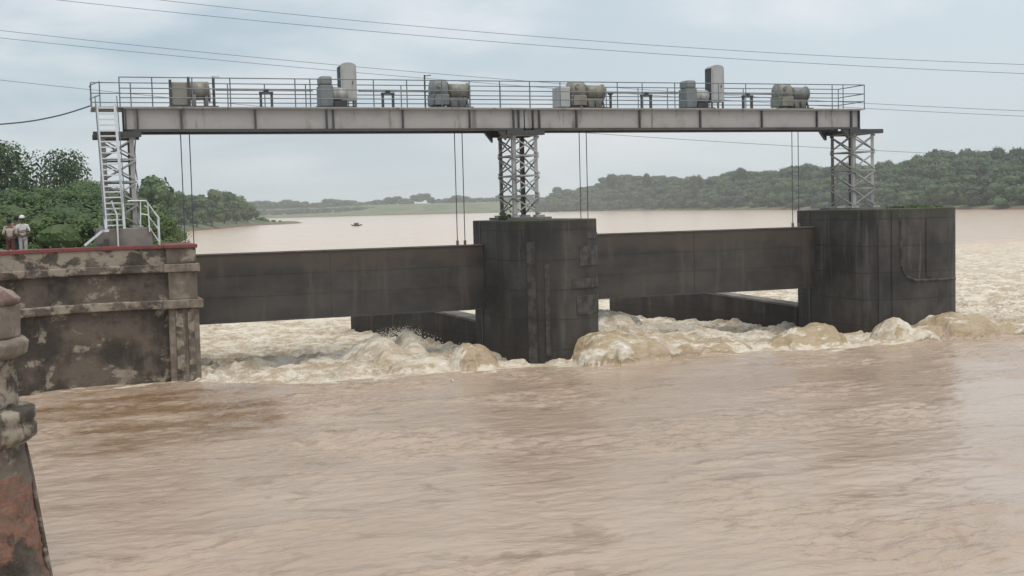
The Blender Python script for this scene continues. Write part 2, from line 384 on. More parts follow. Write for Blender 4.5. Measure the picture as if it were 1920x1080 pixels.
def river_mat():
    m, t, b = mat('silty_water', (.3, .2, .13), .2); b.inputs['IOR'].default_value = 1.33
    af = t.nodes.new('ShaderNodeAttribute'); af.attribute_name = 'foam'; ar = t.nodes.new('ShaderNodeAttribute'); ar.attribute_name = 'rough_water'
    n0 = noise(t, .12, 4, .6); n1 = noise(t, 1.1, 6, .62, (.55, 1, 1), dist=.6); n2 = noise(t, 4.5, 5, .6, (.5, 1, 1), dist=.5); n3 = noise(t, 2.0, 6, .6, (.55, 1.2, 1), dist=1.0); n4 = noise(t, .8, 5, .6, (.6, 1.2, 1), dist=1.2, loc=(5, 5, 0))
    asl = t.nodes.new('ShaderNodeAttribute'); asl.attribute_name = 'silt'
    mud = mix(t, rmp(t, n0, .35, .65), (.41, .305, .228), (.465, .355, .272))
    mud = mix(t, rmp(t, n1, .56, .64, 0, .5), mud, (.26, .18, .12)); mud = mix(t, rmp(t, n2, .60, .68, 0, .2), mud, (.24, .17, .115)); mud = mix(t, rmp(t, n2, .36, .28, 0, .25), mud, (.58, .47, .37)); ae = t.nodes.new('ShaderNodeAttribute'); ae.attribute_name = 'eddy_wall_reflection'; mud = mix(t, math_(t, 'MULTIPLY', ae.outputs['Fac'], rmp(t, noise(t, .7, 5, .65, (.5, 1, 1)), .38, .6, .25, 1)), mud, (.22, .135, .075))  # dark ripple faces and the wall's reflection are painted into the base colour
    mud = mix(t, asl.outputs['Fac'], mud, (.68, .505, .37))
    fo = mix(t, rmp(t, n4, .4, .62), (.52, .405, .285), (.77, .68, .55))
    fo = mix(t, rmp(t, n3, .50, .66, 0, .75), fo, (.87, .82, .73))
    fo = mix(t, rmp(t, n3, .45, .32, 0, .45), fo, (.40, .30, .18))
    g = math_(t, 'ADD', af.outputs['Fac'], math_(t, 'MULTIPLY', math_(t, 'SUBTRACT', n3, .5), math_(t, 'MULTIPLY', af.outputs['Fac'], 1.6)))
    fm = rmp(t, g, .12, .8)
    och = mix(t, rmp(t, fm, 0, .35), mud, (.44, .335, .20))
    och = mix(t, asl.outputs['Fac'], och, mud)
    t.links.new(mix(t, rmp(t, fm, .25, .9), och, fo), b.inputs['Base Color'])
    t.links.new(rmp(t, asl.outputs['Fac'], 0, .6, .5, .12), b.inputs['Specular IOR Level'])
    t.links.new(rmp(t, fm, 0, 1, .15, .7), b.inputs['Roughness'])
    froth = noise(t, 7.0, 6, .75, (.7, 1.1, 1), dist=.6)
    fo = mix(t, rmp(t, froth, .53, .64, 0, .7), fo, (.90, .86, .77)); fo = mix(t, rmp(t, froth, .44, .35, 0, .55), fo, (.42, .32, .20))
    t.links.new(mix(t, rmp(t, fm, .25, .9), och, fo), b.inputs['Base Color'])
    hgt = math_(t, 'ADD', math_(t, 'MULTIPLY', n1, 1.3), math_(t, 'MULTIPLY', n2, .6))
    hgt = math_(t, 'MULTIPLY', hgt, ar.outputs['Fac'])
    hf = math_(t, 'MULTIPLY', math_(t, 'ADD', math_(t, 'MULTIPLY', n3, .7), math_(t, 'MULTIPLY', froth, .8)), math_(t, 'MULTIPLY', fm, 2.4))
    bump(t, b, math_(t, 'ADD', hgt, hf), .62, .13); return m
at = me.attributes.new('eddy_wall_reflection', 'FLOAT', 'POINT'); at.data.foreach_set('value', np.clip(1.3*ss(eddy_wall_reflection + .35*fbm(S*.25, VV*.3, 3), .35, .75), 0, 1).ravel().astype(np.float32))  # mask for the brown tint that paints the masonry wall's reflection
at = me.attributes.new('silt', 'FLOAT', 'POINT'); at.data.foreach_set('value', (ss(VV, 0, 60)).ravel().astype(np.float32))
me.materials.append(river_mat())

SPR, _, _ = mat('spray_drops', (.85, .80, .70), .5)
sp = MB(); rnd = random.Random(5)
for (s0, v0, z0, rs0, rv0, rz0, n_) in ((-4.9, .4, 1.0, 1.4, 1.2, .45, 900), (-3.3, -3.8, .75, 1.0, .5, .25, 160), (-8, -3.5, .25, 4.0, 1.4, .22, 500), (2.6, -4.0, 1.05, 2.0, .8, .25, 350), (5.4, -1.5, .9, 2.6, 2.0, .35, 900), (8.5, -3.0, .5, 2.5, 1.4, .25, 400), (21, -4.8, .8, 3.0, 1.0, .25, 450)):
    for i in range(n_):
        a, b, c = rnd.gauss(0, .45), rnd.gauss(0, .45), abs(rnd.gauss(0, .5)); r_ = rnd.uniform(.008, .028)*(1.3-min(1, c)); x, y, q = s0+a*rs0, v0+b*rv0, z0+c*rz0 - .25*(a*a+b*b); k = len(sp.v)
        sp.v += [(x+r_, y, q-r_*.7), (x-r_, y, q-r_*.7), (x, y+r_, q+r_*.7), (x, y-r_, q+r_*.7)]; sp.f += [(k, k+2, k+3), (k+1, k+3, k+2), (k, k+1, k+2), (k, k+3, k+1)]
spo = sp.build('spray', SPR); spo.location = ORG; spo.rotation_euler = (0, 0, TH); tag(spo, kind='stuff')

ws = MB().tube([(-.26, -.12, 0), (0, 0, .03), (.2, .16, .02)], .022, 6).tube([(0, 0, .02), (.06, .12, .05)], .012, 5)
wsm, _, _ = mat('bleached_wood', (.66, .62, .56), .8); wso = ws.build('floating_stick', wsm); wso.location = W(-4.95, -7.6, .03); wso.rotation_euler = (0, 0, TH + .9); tag(wso, 'short pale stick floating on the brown water in front of the foam', 'stick')

# ------------------------------------------------------------------ banks (terrain)
def bank(name, shore, inland, zs, seed, noiseamp=.8):
    pts = []; P = [Vector((x, y)) for x, y in shore]; D = [Vector(d).normalized() for d in inland]
    out = []
    for i in range(len(P)-1):
        n = max(2, int((P[i+1]-P[i]).length/12))
        for k in range(n + (i == len(P)-2)):
            f = k/n; out.append((P[i].lerp(P[i+1], f), D[i].lerp(D[i+1], f).normalized()))
    mb = MB(); m = len(zs)
    for p, d in out:
        for o_, z_ in zs:
            q_ = p + d*o_; jx = 3*perlin(np.array(q_.x*.03+seed), np.array(q_.y*.03)) if 0 < o_ < 40 else 0
            mb.v.append((q_.x + float(jx)*d.x, q_.y + float(jx)*d.y, z_ + (noiseamp*float(perlin(np.array(q_.x*.05+seed), np.array(q_.y*.05))) if o_ > 5 else 0)))
    for i in range(len(out)-1):
        for k in range(m-1): mb.f.append((i*m+k, (i+1)*m+k, (i+1)*m+k+1, i*m+k+1))
    o = mb.build(name, LAND, None, True); tag(o, kind='structure'); return o
bank('left_bank', [(-16.5, 52.6), (-30, 110), (-60, 220), (-136, 505), (-151, 740), (-152, 800), (-330, 1150), (-1400, 1700)],
     [(-1, -.1), (-1, 0), (-1, 0), (-1, 0), (-1, 0), (-1, -.1), (-1, -.9), (-.6, -1)], [(0, -2.5), (3, .4), (9, 2.6), (25, 3.6), (120, 4.2), (500, 6)], 1)
bank('far_bank', [(-1500, 1900), (-620, 1880), (-300, 1850), (-12, 1720), (40, 1600)], [(0, 1)]*5, [(0, -2), (5, 1.0), (60, 3.2), (90, 6), (130, 13), (170, 16), (900, 18)], 2)
bank('right_bank', [(40, 1600), (109, 1460), (165, 1120), (201, 883), (222, 680), (231, 550), (300, 430), (700, 250), (1500, 100)],
     [(.2, 1), (.7, .7), (1, .3), (1, .2), (1, .2), (1, .2), (.7, .7), (.3, 1), (0, 1)], [(0, -2), (3, .8), (12, 2.0), (38, 9), (80, 19), (150, 21), (700, 22)], 3)
# low point of land with scrub running out from the left bank
pm = MB(); c0 = (-153, 800)
for k in range(26):
    a = 2*math.pi*k/26; pm.v.append((c0[0]+13*math.cos(a)*(1+.15*math.sin(3*a))+4, c0[1]+70*math.sin(a)*.8, -1.6))
for k in range(26):
    a = 2*math.pi*k/26; pm.v.append((c0[0]+9*math.cos(a)+2, c0[1]+50*math.sin(a)*.8, .7+.3*math.sin(5*a)))
for k in range(26): pm.f.append((k, (k+1) % 26, 26+(k+1) % 26, 26+k))
pm.f.append(tuple(range(26, 52))); tag(pm.build('low_headland', LAND, None, True), kind='structure')

# ------------------------------------------------------------------ trees
def crown(seed, H_, Wd, base, nl, nleaf, ls, name, lm, core=True):
    rnd = random.Random(seed); mb = MB(); lobes = []
    for i in range(nl):
        f = (i+.5)/nl; zc = base + (H_-base)*(.12 + .76*f)
        rr = Wd*.5*math.sqrt(max(.08, 1-((f-(.42 if base > .4 else .2))/(.66 if base > .4 else .9))**2)); a = rnd.uniform(0, 6.28) ; d = rr*rnd.uniform(.15, .8)
        lr = Wd*rnd.uniform(.15, .26); lobes.append((Vector((d*math.cos(a), d*math.sin(a), min(zc, H_-lr*.8))), lr))
    for c, lr in lobes:
        for j in range(nleaf):
            d = Vector((rnd.gauss(0, 1), rnd.gauss(0, 1), rnd.gauss(.15, 1))).normalized()
            p = c + Vector((d.x, d.y, d.z*.8))*lr*rnd.uniform(.78, 1.12)
            nn = (d + Vector((rnd.uniform(-.8, .8), rnd.uniform(-.8, .8), rnd.uniform(-.5, .9)))).normalized()
            t1 = nn.cross(Vector((rnd.uniform(-1, 1), rnd.uniform(-1, 1), .3))).normalized(); t2 = nn.cross(t1); s_ = ls*rnd.uniform(.5, 1.3); b = len(mb.v)
            for x, y in ((-1, -.2), (-.3, -.9), (.8, -.5), (1, .3), (.1, 1), (-.8, .6)): mb.v.append(tuple(p + t1*x*s_*.6 + t2*y*s_*.6))
            mb.f.append(tuple(range(b, b+6)))
    nfl = len(mb.f)
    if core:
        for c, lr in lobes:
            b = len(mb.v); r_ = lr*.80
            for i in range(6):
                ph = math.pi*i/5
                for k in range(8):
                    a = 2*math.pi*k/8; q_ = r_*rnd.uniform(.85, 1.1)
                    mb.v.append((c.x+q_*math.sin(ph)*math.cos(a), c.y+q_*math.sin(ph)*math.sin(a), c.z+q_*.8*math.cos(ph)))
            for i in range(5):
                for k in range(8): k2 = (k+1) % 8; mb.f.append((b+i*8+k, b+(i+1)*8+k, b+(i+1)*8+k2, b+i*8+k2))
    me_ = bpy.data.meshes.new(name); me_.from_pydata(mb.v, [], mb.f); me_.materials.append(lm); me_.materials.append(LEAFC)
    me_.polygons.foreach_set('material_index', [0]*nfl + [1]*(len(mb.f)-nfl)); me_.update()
    tb = MB(); tr = .03*H_ + .05
    tb.tube([(0, 0, -.8), (.1, 0, base*.5), (.0, .1, base+.15*(H_-base)), (0, 0, base+.6*(H_-base))], tr, 7, tr*.3)
    for c, lr in lobes[:7]: tb.tube([(0, 0, base*.8), ((c.x)*.5, c.y*.5, (base*.8+c.z)*.5+.2), tuple(c)], tr*.45, 5, tr*.12)
    return me_, tb.mesh('trunk', BARK, True)
def proto(seed, H_, Wd, base, nl=14, nleaf=70, ls=.75, lm=None, core=True):
    return crown(seed, H_, Wd, base, nl, nleaf, ls, 'crown', lm or LEAF, core) + (H_,)
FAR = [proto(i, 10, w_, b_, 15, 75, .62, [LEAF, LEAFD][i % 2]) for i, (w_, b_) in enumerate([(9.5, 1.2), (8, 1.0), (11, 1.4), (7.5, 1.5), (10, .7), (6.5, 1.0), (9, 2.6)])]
WL1 = leafm('wood_foliage', (.036, .066, .031), (.078, .118, .048)); WL2 = leafm('dark_wood_foliage', (.022, .044, .024), (.046, .075, .036))
def wood_proto(i):
    rnd = random.Random(200+i); mb_ = crown(200+i, 10, 13.5, .2, 26, 46, .7, 'crown', [WL1, WL2, WL1][i % 3], True); mb_[0].materials[1] = [WL1, WL2, WL1][i % 3]; return mb_ + (10,)
WOODP = [wood_proto(i) for i in range(7)]
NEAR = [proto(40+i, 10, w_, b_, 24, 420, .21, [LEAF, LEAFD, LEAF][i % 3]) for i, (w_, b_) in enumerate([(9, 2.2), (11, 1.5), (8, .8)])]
AIRY = [proto(80+i, 10, w_, 3.2, 26, 150, .26, LEAFD, False) for i, w_ in enumerate([10.5, 9])]
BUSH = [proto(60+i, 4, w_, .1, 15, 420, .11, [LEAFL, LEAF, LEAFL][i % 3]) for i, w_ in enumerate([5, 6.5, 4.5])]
def plant(name, pr, x, y, z, h, wid, label, cat, group=None):
    o = bpy.data.objects.new(name, None); col.objects.link(o); o.location = (x, y, z); k = h/pr[2]
    o.scale = (k*wid, k*wid, k); o.rotation_euler = (0, 0, random.uniform(0, 6.28)); tag(o, label, cat, group)
    for nm, me_ in (('crown', pr[0]), ('trunk', pr[1])):
        c = bpy.data.objects.new(nm, me_); col.objects.link(c); c.parent = o
    return o
def prof(pts, x): return float(np.interp(x, [p[0] for p in pts], [p[1] for p in pts]))
# right wood: skyline (px, py), shore depth by px
RT = [(1015, 372), (1030, 358), (1045, 350), (1080, 357), (1100, 346), (1120, 347), (1140, 330), (1200, 327), (1260, 330), (1330, 332), (1385, 318), (1420, 320), (1500, 310), (1550, 308), (1650, 307), (1700, 300), (1740, 290), (1757, 280), (1775, 286), (1800, 284), (1880, 279), (1930, 280), (2100, 275)]
RS = [(1015, 1590), (1130, 1460), (1300, 1130), (1480, 890), (1690, 690), (1925, 560), (2100, 520)]
GZ = [(0, 0), (12, 2.4), (35, 7), (80, 13.5), (150, 18), (400, 20)]
for row in range(5):
    px = 1018.0 + row*7
    while px < 1985:
        kf = prof([(1018, .85), (1200, .8), (1480, .55), (2000, .55)], px)
        dy = ([6, 20, 38, 58, 80][row] + random.uniform(-4, 4))/kf; Y = prof(RS, px) + dy
        x = loc_of(px, Y); wd = random.uniform(13, 20)
        tz = atY(px, prof(RT, px), Y).z
        h = random.uniform(10, 15) if row < 4 else random.uniform(11, 14)
        if row == 0: h *= .8
        gm = atY(px, prof(RT, px), prof(RS, px) + 80/kf).z - 12
        g = gm*[.06, .24, .47, .74, 1][row] + random.uniform(-.5, 1.2)
        if row == 4: h = max(8, min(17, (tz - g)*random.uniform(.82, 1.1)))
        pr = random.choice(WOODP)
        plant('wood_tree', pr, x, Y, g-1, h+1, wd/h*.80*random.uniform(.9, 1.15), 'dark green broadleaf tree crowded into the hazy wood on the far right bank', 'tree', 'trees of the wood on the right bank')
        px += wd*F/Y*random.uniform(.42, .78)
for px_e, up_, Ye in ((1145, 4, 1330), (1212, 3, 1250), (1305, 3, 1150), (1390, 4, 1080), (1512, 4, 960), (1585, 3, 900), (1668, 4, 860), (1722, 5, 820), (1815, 4, 760), (1872, 4, 720), (1908, 3, 700)):
    p = atY(px_e, prof(RT, px_e) - up_, Ye); plant('wood_tree', WOODP[px_e % 7], p.x, Ye, p.z-15, 15, random.uniform(.45, .75), 'dark green broadleaf tree crowded into the hazy wood on the far right bank', 'tree', 'trees of the wood on the right bank')
# tall emergent tree right of the right tower
Y = 800; p = atY(1757, 279, Y); plant('tall_tree', FAR[3], p.x, Y, p.z-15, 15, .9, 'tall dark tree rising above the right bank wood right of the right lattice tower', 'tree')
# far bank, centre
FT = [(495, 378), (520, 380), (545, 376), (600, 381), (612, 372), (650, 376), (690, 379), (720, 374), (740, 369), (760, 373), (800, 362), (815, 376), (860, 368), (900, 372), (925, 368), (1000, 370), (1040, 372)]
for row in range(2):
    px = 470.0
    while px < 1045:
        Y = [1945, 2010][row] + random.uniform(-15, 15)
        x = loc_of(px, Y); top = atY(px, prof(FT, px), Y).z
        h = random.uniform(8, 11) if row == 0 else random.uniform(10, 13.5); g = 4 if row == 0 else top - h*random.uniform(.75, 1.2)
        plant('far_tree', random.choice(WOODP), x, Y, g, h, random.uniform(1.3, 1.9) if row == 0 else random.uniform(1.1, 1.7), 'small pale hazy tree in the distant line beyond the river', 'tree', 'trees of the distant line on the far bank')
        px += 10.5*random.uniform(.4, 1.5)
# left bank, middle distance
MT = [(306, 378), (320, 366), (345, 352), (360, 360), (400, 350), (412, 352), (440, 362), (465, 364), (478, 380), (492, 398)]
MS = [(280, 300), (340, 520), (400, 590), (450, 680), (490, 770)]
for row in range(3):
    px = 262.0
    while px < 487:
        Y = prof(MS, px) + 6 + row*22 + random.uniform(-4, 4); x = loc_of(px, Y) ; top = atY(px, prof(MT, px), Y).z
        g = 1.5 + row*1; h = (top-g)*[.5, .8, 1.0][row]*random.uniform(.8, 1.04)
        plant('bank_tree', random.choice(FAR), x - 2, Y, g, h, max(.9, min(1.3, 13/h))*random.uniform(.9, 1.2), 'green tree crowded along the left bank beyond the first gate', 'tree', 'trees along the left bank beyond the gate')
        px += 8*F/Y*random.uniform(.7, 1.0)
for px, Y, h in ((489, 792, 4), (500, 800, 2.4), (512, 812, 1.8), (524, 820, 1.3)):
    plant('scrub_bush', BUSH[1], loc_of(px, Y), Y, .4, h, 1.4, 'low green bush on the flat point of land running into the river', 'bush', 'bushes on the low headland')
# left bank, near
plant('big_tree', AIRY[1], loc_of(5, 168), 168, 4, atY(5, 262, 168).z - 4, .85, 'large dark tree cut off by the left edge of the picture', 'tree')
plant('big_tree', AIRY[0], loc_of(117, 182), 182, 4, atY(117, 281, 182).z - 4, .8, 'tall round-crowned tree standing above the bushes left of the steel ladder', 'tree')
plant('dome_tree', FAR[0], loc_of(281, 330), 330, 3, atY(281, 329, 330).z - 3, 1.0, 'dome-shaped grey-green tree just right of the left tower', 'tree')
for px, Y, py, k in ((168, 160, 338, 0), (215, 190, 352, 2), (60, 200, 352, 1), (20, 150, 352, 2), (90, 145, 348, 2), (130, 130, 352, 2), (190, 135, 356, 1), (245, 220, 362, 2), (50, 120, 356, 2), (-20, 140, 350, 1)):
    plant('bank_tree', NEAR[k], loc_of(px, Y), Y, 3.6, atY(px, py, Y).z - 3.6, 1.25, 'bushy green tree in the thicket behind the masonry wall', 'tree', 'trees of the thicket behind the wall')
for i in range(26):
    px = -15 + i*12.5 + random.uniform(-5, 5); Y = random.choice((84, 96, 108)) + random.uniform(-4, 4); py = random.uniform(372, 408)
    if px > 250: Y += 60; py += 8
    plant('thicket_bush', random.choice(BUSH), loc_of(px, Y), Y, 2.9, atY(px, py, Y).z - 2.9, 1.35, 'leafy light green bush in front of the thicket behind the wall', 'bush', 'bushes behind the masonry wall')

# ------------------------------------------------------------------ hoist bridge
br = thing('hoist_bridge', 'long grey steel girder bridge with railings carried across three towers', 'bridge')
ZT, ZB = 10.48, 9.58
def girder(v0, sgn, s0, s1, stf, ends):
    g = MB(); g.box((s0, v0-.012, ZB+.09), (s1, v0+.012, ZT-.04)); g.box((s0, v0-.15, ZT-.04), (s1, v0+.15, ZT))
    o = g.build('main_girder', GIRD, br)
    fl = MB(); fl.box((s0+.35, v0-.15, ZB), (s1-.05, v0+.15, ZB+.088)); fl.build('bottom_flange', DARK, o)  # underside shade put into the colour: darker than the girder paint
    for s in stf:
        for sg in (-1, 1):
            st = MB(); a, b = sorted((v0+sg*.013, v0+sg*.13)); st.box((s-.03, a, ZB+.09), (s+.03, b, ZT-.041)); st.build('web_stiffener', DARK, o)
for v0, sg in ((-.9, -1), (.9, 1)):
    girder(v0, sg, -15.78, .55, [-15.72, -15.28, -13.65, -10.8, -7.95, -7.68, -4.78, -1.89, .07, .3], 0)
    girder(v0, sg, .60, 17.5, [.95, 1.24, 2.97, 5.99, 9.0, 12.17, 15.11, 17.0, 17.42], 0)
dk = MB(); dk.box((-16.95, -1.08, ZT+.003), (17.7, 1.08, ZT+.045)); dk.build('deck', STEEL, br)
for s in np.arange(-14.5, 17, 3.0):
    b_ = MB(); b_.box((s-.06, -.75, ZB+.3), (s+.06, .75, ZB+.62)); b_.build('cross_beam', DARK, br)
ZD = ZT + .045
def rail(v, s0, s1, posts):
    r = MB()
    for h in (1.12, .70, .34): r.tube([(s0, v, ZD+h), (s1, v, ZD+h)], .024, 6)
    o = r.build('handrail', RAIL, br)
    for s in posts:
        p_ = MB(); p_.tube([(s, v, ZD-.02), (s, v, ZD+1.12)], .024, 6); p_.build('rail_post', RAIL, br)
rail(-1.05, -15.9, 17.68, [-15.9, -14.7, -13.2, -11.75, -9.2, -8.6, -6.0, -4.6, -3.1, -1.9, -.55, .8, 2.2, 4.9, 6.1, 7.7, 9.9, 11.3, 13.0, 15.9, 16.5, 17.68])
rail(1.05, -16.9, 17.68, [-16.9, -15.4, -13.9, -11.6, -10.1, -8.4, -6.6, -4.3, -2.7, -1.2, .2, 1.6, 3.9, 5.3, 6.9, 8.4, 10.6, 12.4, 14.0, 15.3, 17.68])
er = MB()
for h in (1.12, .70, .34): er.tube([(17.68, -1.05, ZD+h), (17.68, 1.05, ZD+h)], .024, 6)
er.build('end_rail', RAIL, br)
lr_ = MB()
for h in (1.05, .55):
    lr_.tube([(-16.95, -1.05, ZD+h-.25), (-16.95, 1.05, ZD+h-.1)], .022, 6); lr_.tube([(-16.95, -1.05, ZD+h-.25), (-16.62, -1.05, ZD+h-.12)], .022, 6)
lr_.tube([(-16.95, -1.05, ZD), (-16.95, -1.05, ZD+.8)], .022, 6); lr_.tube([(-16.62, -1.05, ZD), (-16.62, -1.05, ZD+.95)], .022, 6)
lr_.build('end_rail', RAIL, br)
# mast with a short arm on the deck
mp_ = thing('arm_post', 'thin post with a short arm standing on the deck rail left of the centre', 'post', -3.8, -.95, ZD)
MB().tube([(0, 0, 0), (0, 0, 1.35)], .035, 6).build('post', DARK, mp_); MB().tube([(0, 0, 1.3), (.28, 0, 1.34)], .02, 6).build('arm', DARK, mp_)

# ------------------------------------------------------------------ lattice towers
def tower(s0, s1, zb, label, extra=0, base=True):
    t = thing('lattice_tower', label, 'tower', s0, 0, zb, group='lattice towers under the bridge'); wd = s1-s0; H_ = 9.38-zb
    zt = H_
    for s in (0, wd):
        for v in (-.9, .9):
            l = MB(); sg = 1 if s == 0 else -1; vg = 1 if v < 0 else -1
            a, b = sorted((s, s+sg*.17)); l.box((a, min(v, v+vg*.014), 0), (b, max(v, v+vg*.014), zt))
            c, d = sorted((v+vg*.015, v+vg*.17)); l.box((min(s, s+sg*.014), c, 0), (max(s, s+sg*.014), d, zt))
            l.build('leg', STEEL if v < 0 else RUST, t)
            pl = MB(); pl.box((s-.2, v-.2, -.06), (s+.2, v+.2, .03)); pl.build('foot_plate', STEEL, t)
    n = max(3, round(zt/.82))
    fm = MB(); fb = MB(); sm = MB()
    for i in range(n):
        z0, z1 = i*zt/n+.08, (i+1)*zt/n
        for mbx, vv, dz in ((fm, -.93, 0), (fb, .93, .2)):
            a, b = (0, wd) if i % 2 else (wd, 0)
            mbx.bar((a, vv, z0), (b, vv, z1-.06), .055, .055); mbx.bar((b, vv*1.03, z0), (a, vv*1.03, z1-.06), .055, .055); mbx.bar((0, vv, z1), (wd, vv, z1), .05, .07)
        for sx in (-.03, wd+.03):
            a, b = (-.9, .9) if i % 2 else (.9, -.9)
            sm.bar((sx, a, z0), (sx, b, z1-.06), .05, .05); sm.bar((sx*1.02+.01, b, z0), (sx*1.02+.01, a, z1-.06), .05, .05); sm.bar((sx, -.9, z1), (sx, .9, z1), .06, .05)
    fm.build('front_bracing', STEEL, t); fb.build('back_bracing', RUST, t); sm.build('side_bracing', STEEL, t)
    cp = MB(); cp.box((-.28, -1.1, zt), (wd+.28+extra, -.72, zt+.195)); cp.box((-.28, .72, zt), (wd+.28+extra, 1.1, zt+.195)); cp.box((-.1, -.7, zt+.02), (wd+.1, .7, zt+.18))
    if s0 > -10: cp.extr([(-.62, zt+.19), (-.29, zt+.19), (-.29, zt-.22)], 1, -1.02, -.8); cp.extr([(-.62, zt+.19), (-.29, zt+.19), (-.29, zt-.22)], 1, .8, 1.02)
    cp.build('cap_beam', DARK, t)
    if base:
        bb = MB(); bb.box((-.4, -1.25, -.16), (wd+.45, 1.25, -.062)); bb.build('base_slab', SLAB, t)
    return t
tower(-16.65, -15.45, 5.95, 'grey lattice tower behind the ladder at the left end of the bridge')
tower(0.0, 1.15, 5.93, 'middle steel lattice tower standing on the centre pier')
tower(17.12, 18.3, 5.93, 'right-hand lattice tower standing on the right pier', .12)

# ------------------------------------------------------------------ piers
def pier(s0, s1, v0, vn, vt, label, zt=5.76):
    t = thing('concrete_pier', label, 'pier', 0, 0, 0)
    poly = [(s0, v0), (s0, vn)]; c = (s0+s1)/2; r = (s1-s0)/2
    for k in range(1, 16):
        a = math.pi - math.pi*k/16; poly.append((c + r*math.cos(a), vn - (vn-vt)*math.sin(a)))
    poly += [(s1, vn), (s1, v0)]
    b = MB(); b.prism(poly, -4, zt); o = b.build('pier_body', CONC, t, bevel=.04)
    # form-work lines and gate slot edges
    sl = MB(); sl.box((s0-.035, .34, -3), (s0-.001, .5, zt-.02)); sl.build('slot_frame', GATE, t)
    if s1 < 10: sl = MB(); sl.box((s1+.001, .34, -3), (s1+.035, .5, zt-.02)); sl.build('slot_frame', GATE, t)
    return t
mpier = pier(-1.1, 2.72, 1.5, -3.2, -4.75, 'dark stained concrete centre pier with rounded nose in churning water')
rpier = pier(15.55, 20.85, 1.5, -3.3, -4.6, 'wide dark concrete pier at the right end of the gates', 5.8)
# lighter repair courses on the centre pier's right cheek, raised frame mark on the right pier
pt, tt, bb_ = mat('repair_render', (.07, .064, .055), .85)
nn = noise(tt, 3, 5, .6); tt.links.new(mix(tt, rmp(tt, nn, .35, .65), (.035, .032, .028), (.085, .078, .068)), bb_.inputs['Base Color'])
def curve_band(c, r, vn, vt, a0, a1, z0, z1, off, par, nm):
    mb = MB(); n = 14
    for k in range(n+1):
        a = a0+(a1-a0)*k/n
        for o_ in (-.05, off):
            x = c+(r+o_)*math.cos(a); y = vn-(vn-vt+o_)*math.sin(a); mb.v += [(x, y, z0), (x, y, z1)]
    for k in range(n):
        b = 4*k; mb.f += [(b+2, b+6, b+7, b+3), (b+3, b+7, b+5, b+1), (b+2, b, b+4, b+6)]
    mb.f += [(0, 2, 3, 1), (4*n, 4*n+1, 4*n+3, 4*n+2)]
    mb.build(nm, pt, par, bevel=.01)
for z0, z1, aa in ((4.95, 5.2, 1.0), (3.85, 4.65, 1.25), (2.95, 3.35, 1.45), (1.85, 2.65, 1.35)):
    curve_band(.81, 1.91, -3.2, -4.75, .12, aa, z0, z1, .02, mpier, 'repair_course')
fr = MB()
for k in range(20):
    pass
pts_ = [(2.0, 5.3), (1.99, 3.2), (1.90, 2.75), (1.72, 2.55), (.3, 2.5)]
fr = MB(); P3 = []
for i in range(len(pts_)-1):
    for k in range(6):
        f = k/6; a = pts_[i][0]*(1-f)+pts_[i+1][0]*f; zz = pts_[i][1]*(1-f)+pts_[i+1][1]*f
        P3.append((18.2+2.63*math.cos(a), -3.3-1.28*math.sin(a), zz))
fr.tube(P3, .075, 8); fr.build('raised_rib', pt, rpier)
for a_, w2, z0_, z1_, pr_ in ((2.75, .09, -2, 5.7, .05), (2.32, .12, -2, 5.1, .06), (2.12, .05, -2, 5.7, .04), (1.45, .06, 2.7, 5.3, .04)):
    rb = MB(); rb.v = []
    for aa in (a_-w2, a_+w2):
        for o_ in (-.05, pr_):
            for zz in (z0_, z1_): rb.v.append((18.2+(2.65+o_)*math.cos(aa), -3.3-(1.3+o_)*math.sin(aa), zz))
    rb.f = [(0, 1, 3, 2), (4, 6, 7, 5), (2, 3, 7, 6), (1, 5, 7, 3), (0, 2, 6, 4)]; rb.build('vertical_rib', CONC, rpier, bevel=.01)
for a_, w2, z0_, z1_, pr_ in ((2.35, .1, -2, 4.9, .05), (2.0, .05, .3, 4.0, .05)):
    rb = MB()
    for aa in (a_-w2, a_+w2):
        for o_ in (-.05, pr_):
            for zz in (z0_, z1_): rb.v.append((.81+(1.91+o_)*math.cos(aa), -3.2-(1.55+o_)*math.sin(aa), zz))
    rb.f = [(0, 1, 3, 2), (4, 6, 7, 5), (2, 3, 7, 6), (1, 5, 7, 3), (0, 2, 6, 4)]; rb.build('vertical_rib', pt, mpier, bevel=.01)
# tower pedestal lips on pier tops
for s0, s1 in ((-.5, 1.6), (16.6, 18.85)):
    tg = MB(); tg.box((s0, -1.35, 5.74), (s1, 1.35, 5.80))
# grass on pier tops
def tuft(s, v, z, h, r, n, label):
    mb = MB(); rnd = random.Random(int(s*10))
    for i in range(n):
        a = rnd.uniform(0, 6.28); d = r*math.sqrt(rnd.random()); x, y = d*math.cos(a), d*math.sin(a)*.6; hh = h*rnd.uniform(.4, 1)
        lx, ly = rnd.uniform(-.4, .4)*hh, rnd.uniform(-.4, .4)*hh; b = len(mb.v); w_ = .03
        mb.v += [(x-w_, y, 0), (x+w_, y, 0), (x+lx, y+ly, hh)]; mb.f.append((b, b+1, b+2))
        for q_ in range(3):
            f = rnd.uniform(.3, 1); px_, py_, pz_ = x+lx*f, y+ly*f, hh*f; b = len(mb.v); l_ = .09
            mb.v += [(px_, py_, pz_), (px_+rnd.uniform(-l_, l_), py_+rnd.uniform(-l_, l_), pz_+.02), (px_+rnd.uniform(-l_, l_), py_+rnd.uniform(-l_, l_), pz_-.08)]; mb.f.append((b, b+1, b+2))
    o = bpy.data.objects.new('weed_clump', mb.mesh('weed_clump', LEAFL if h < .6 else LEAFD)); col.objects.link(o); o.location = W(s, v, z); o.rotation_euler = (0, 0, TH); tag(o, label, 'weed')
tuft(-.35, -.9, 5.5, .62, .3, 200, 'dark green weeds growing at the left foot of the middle tower')
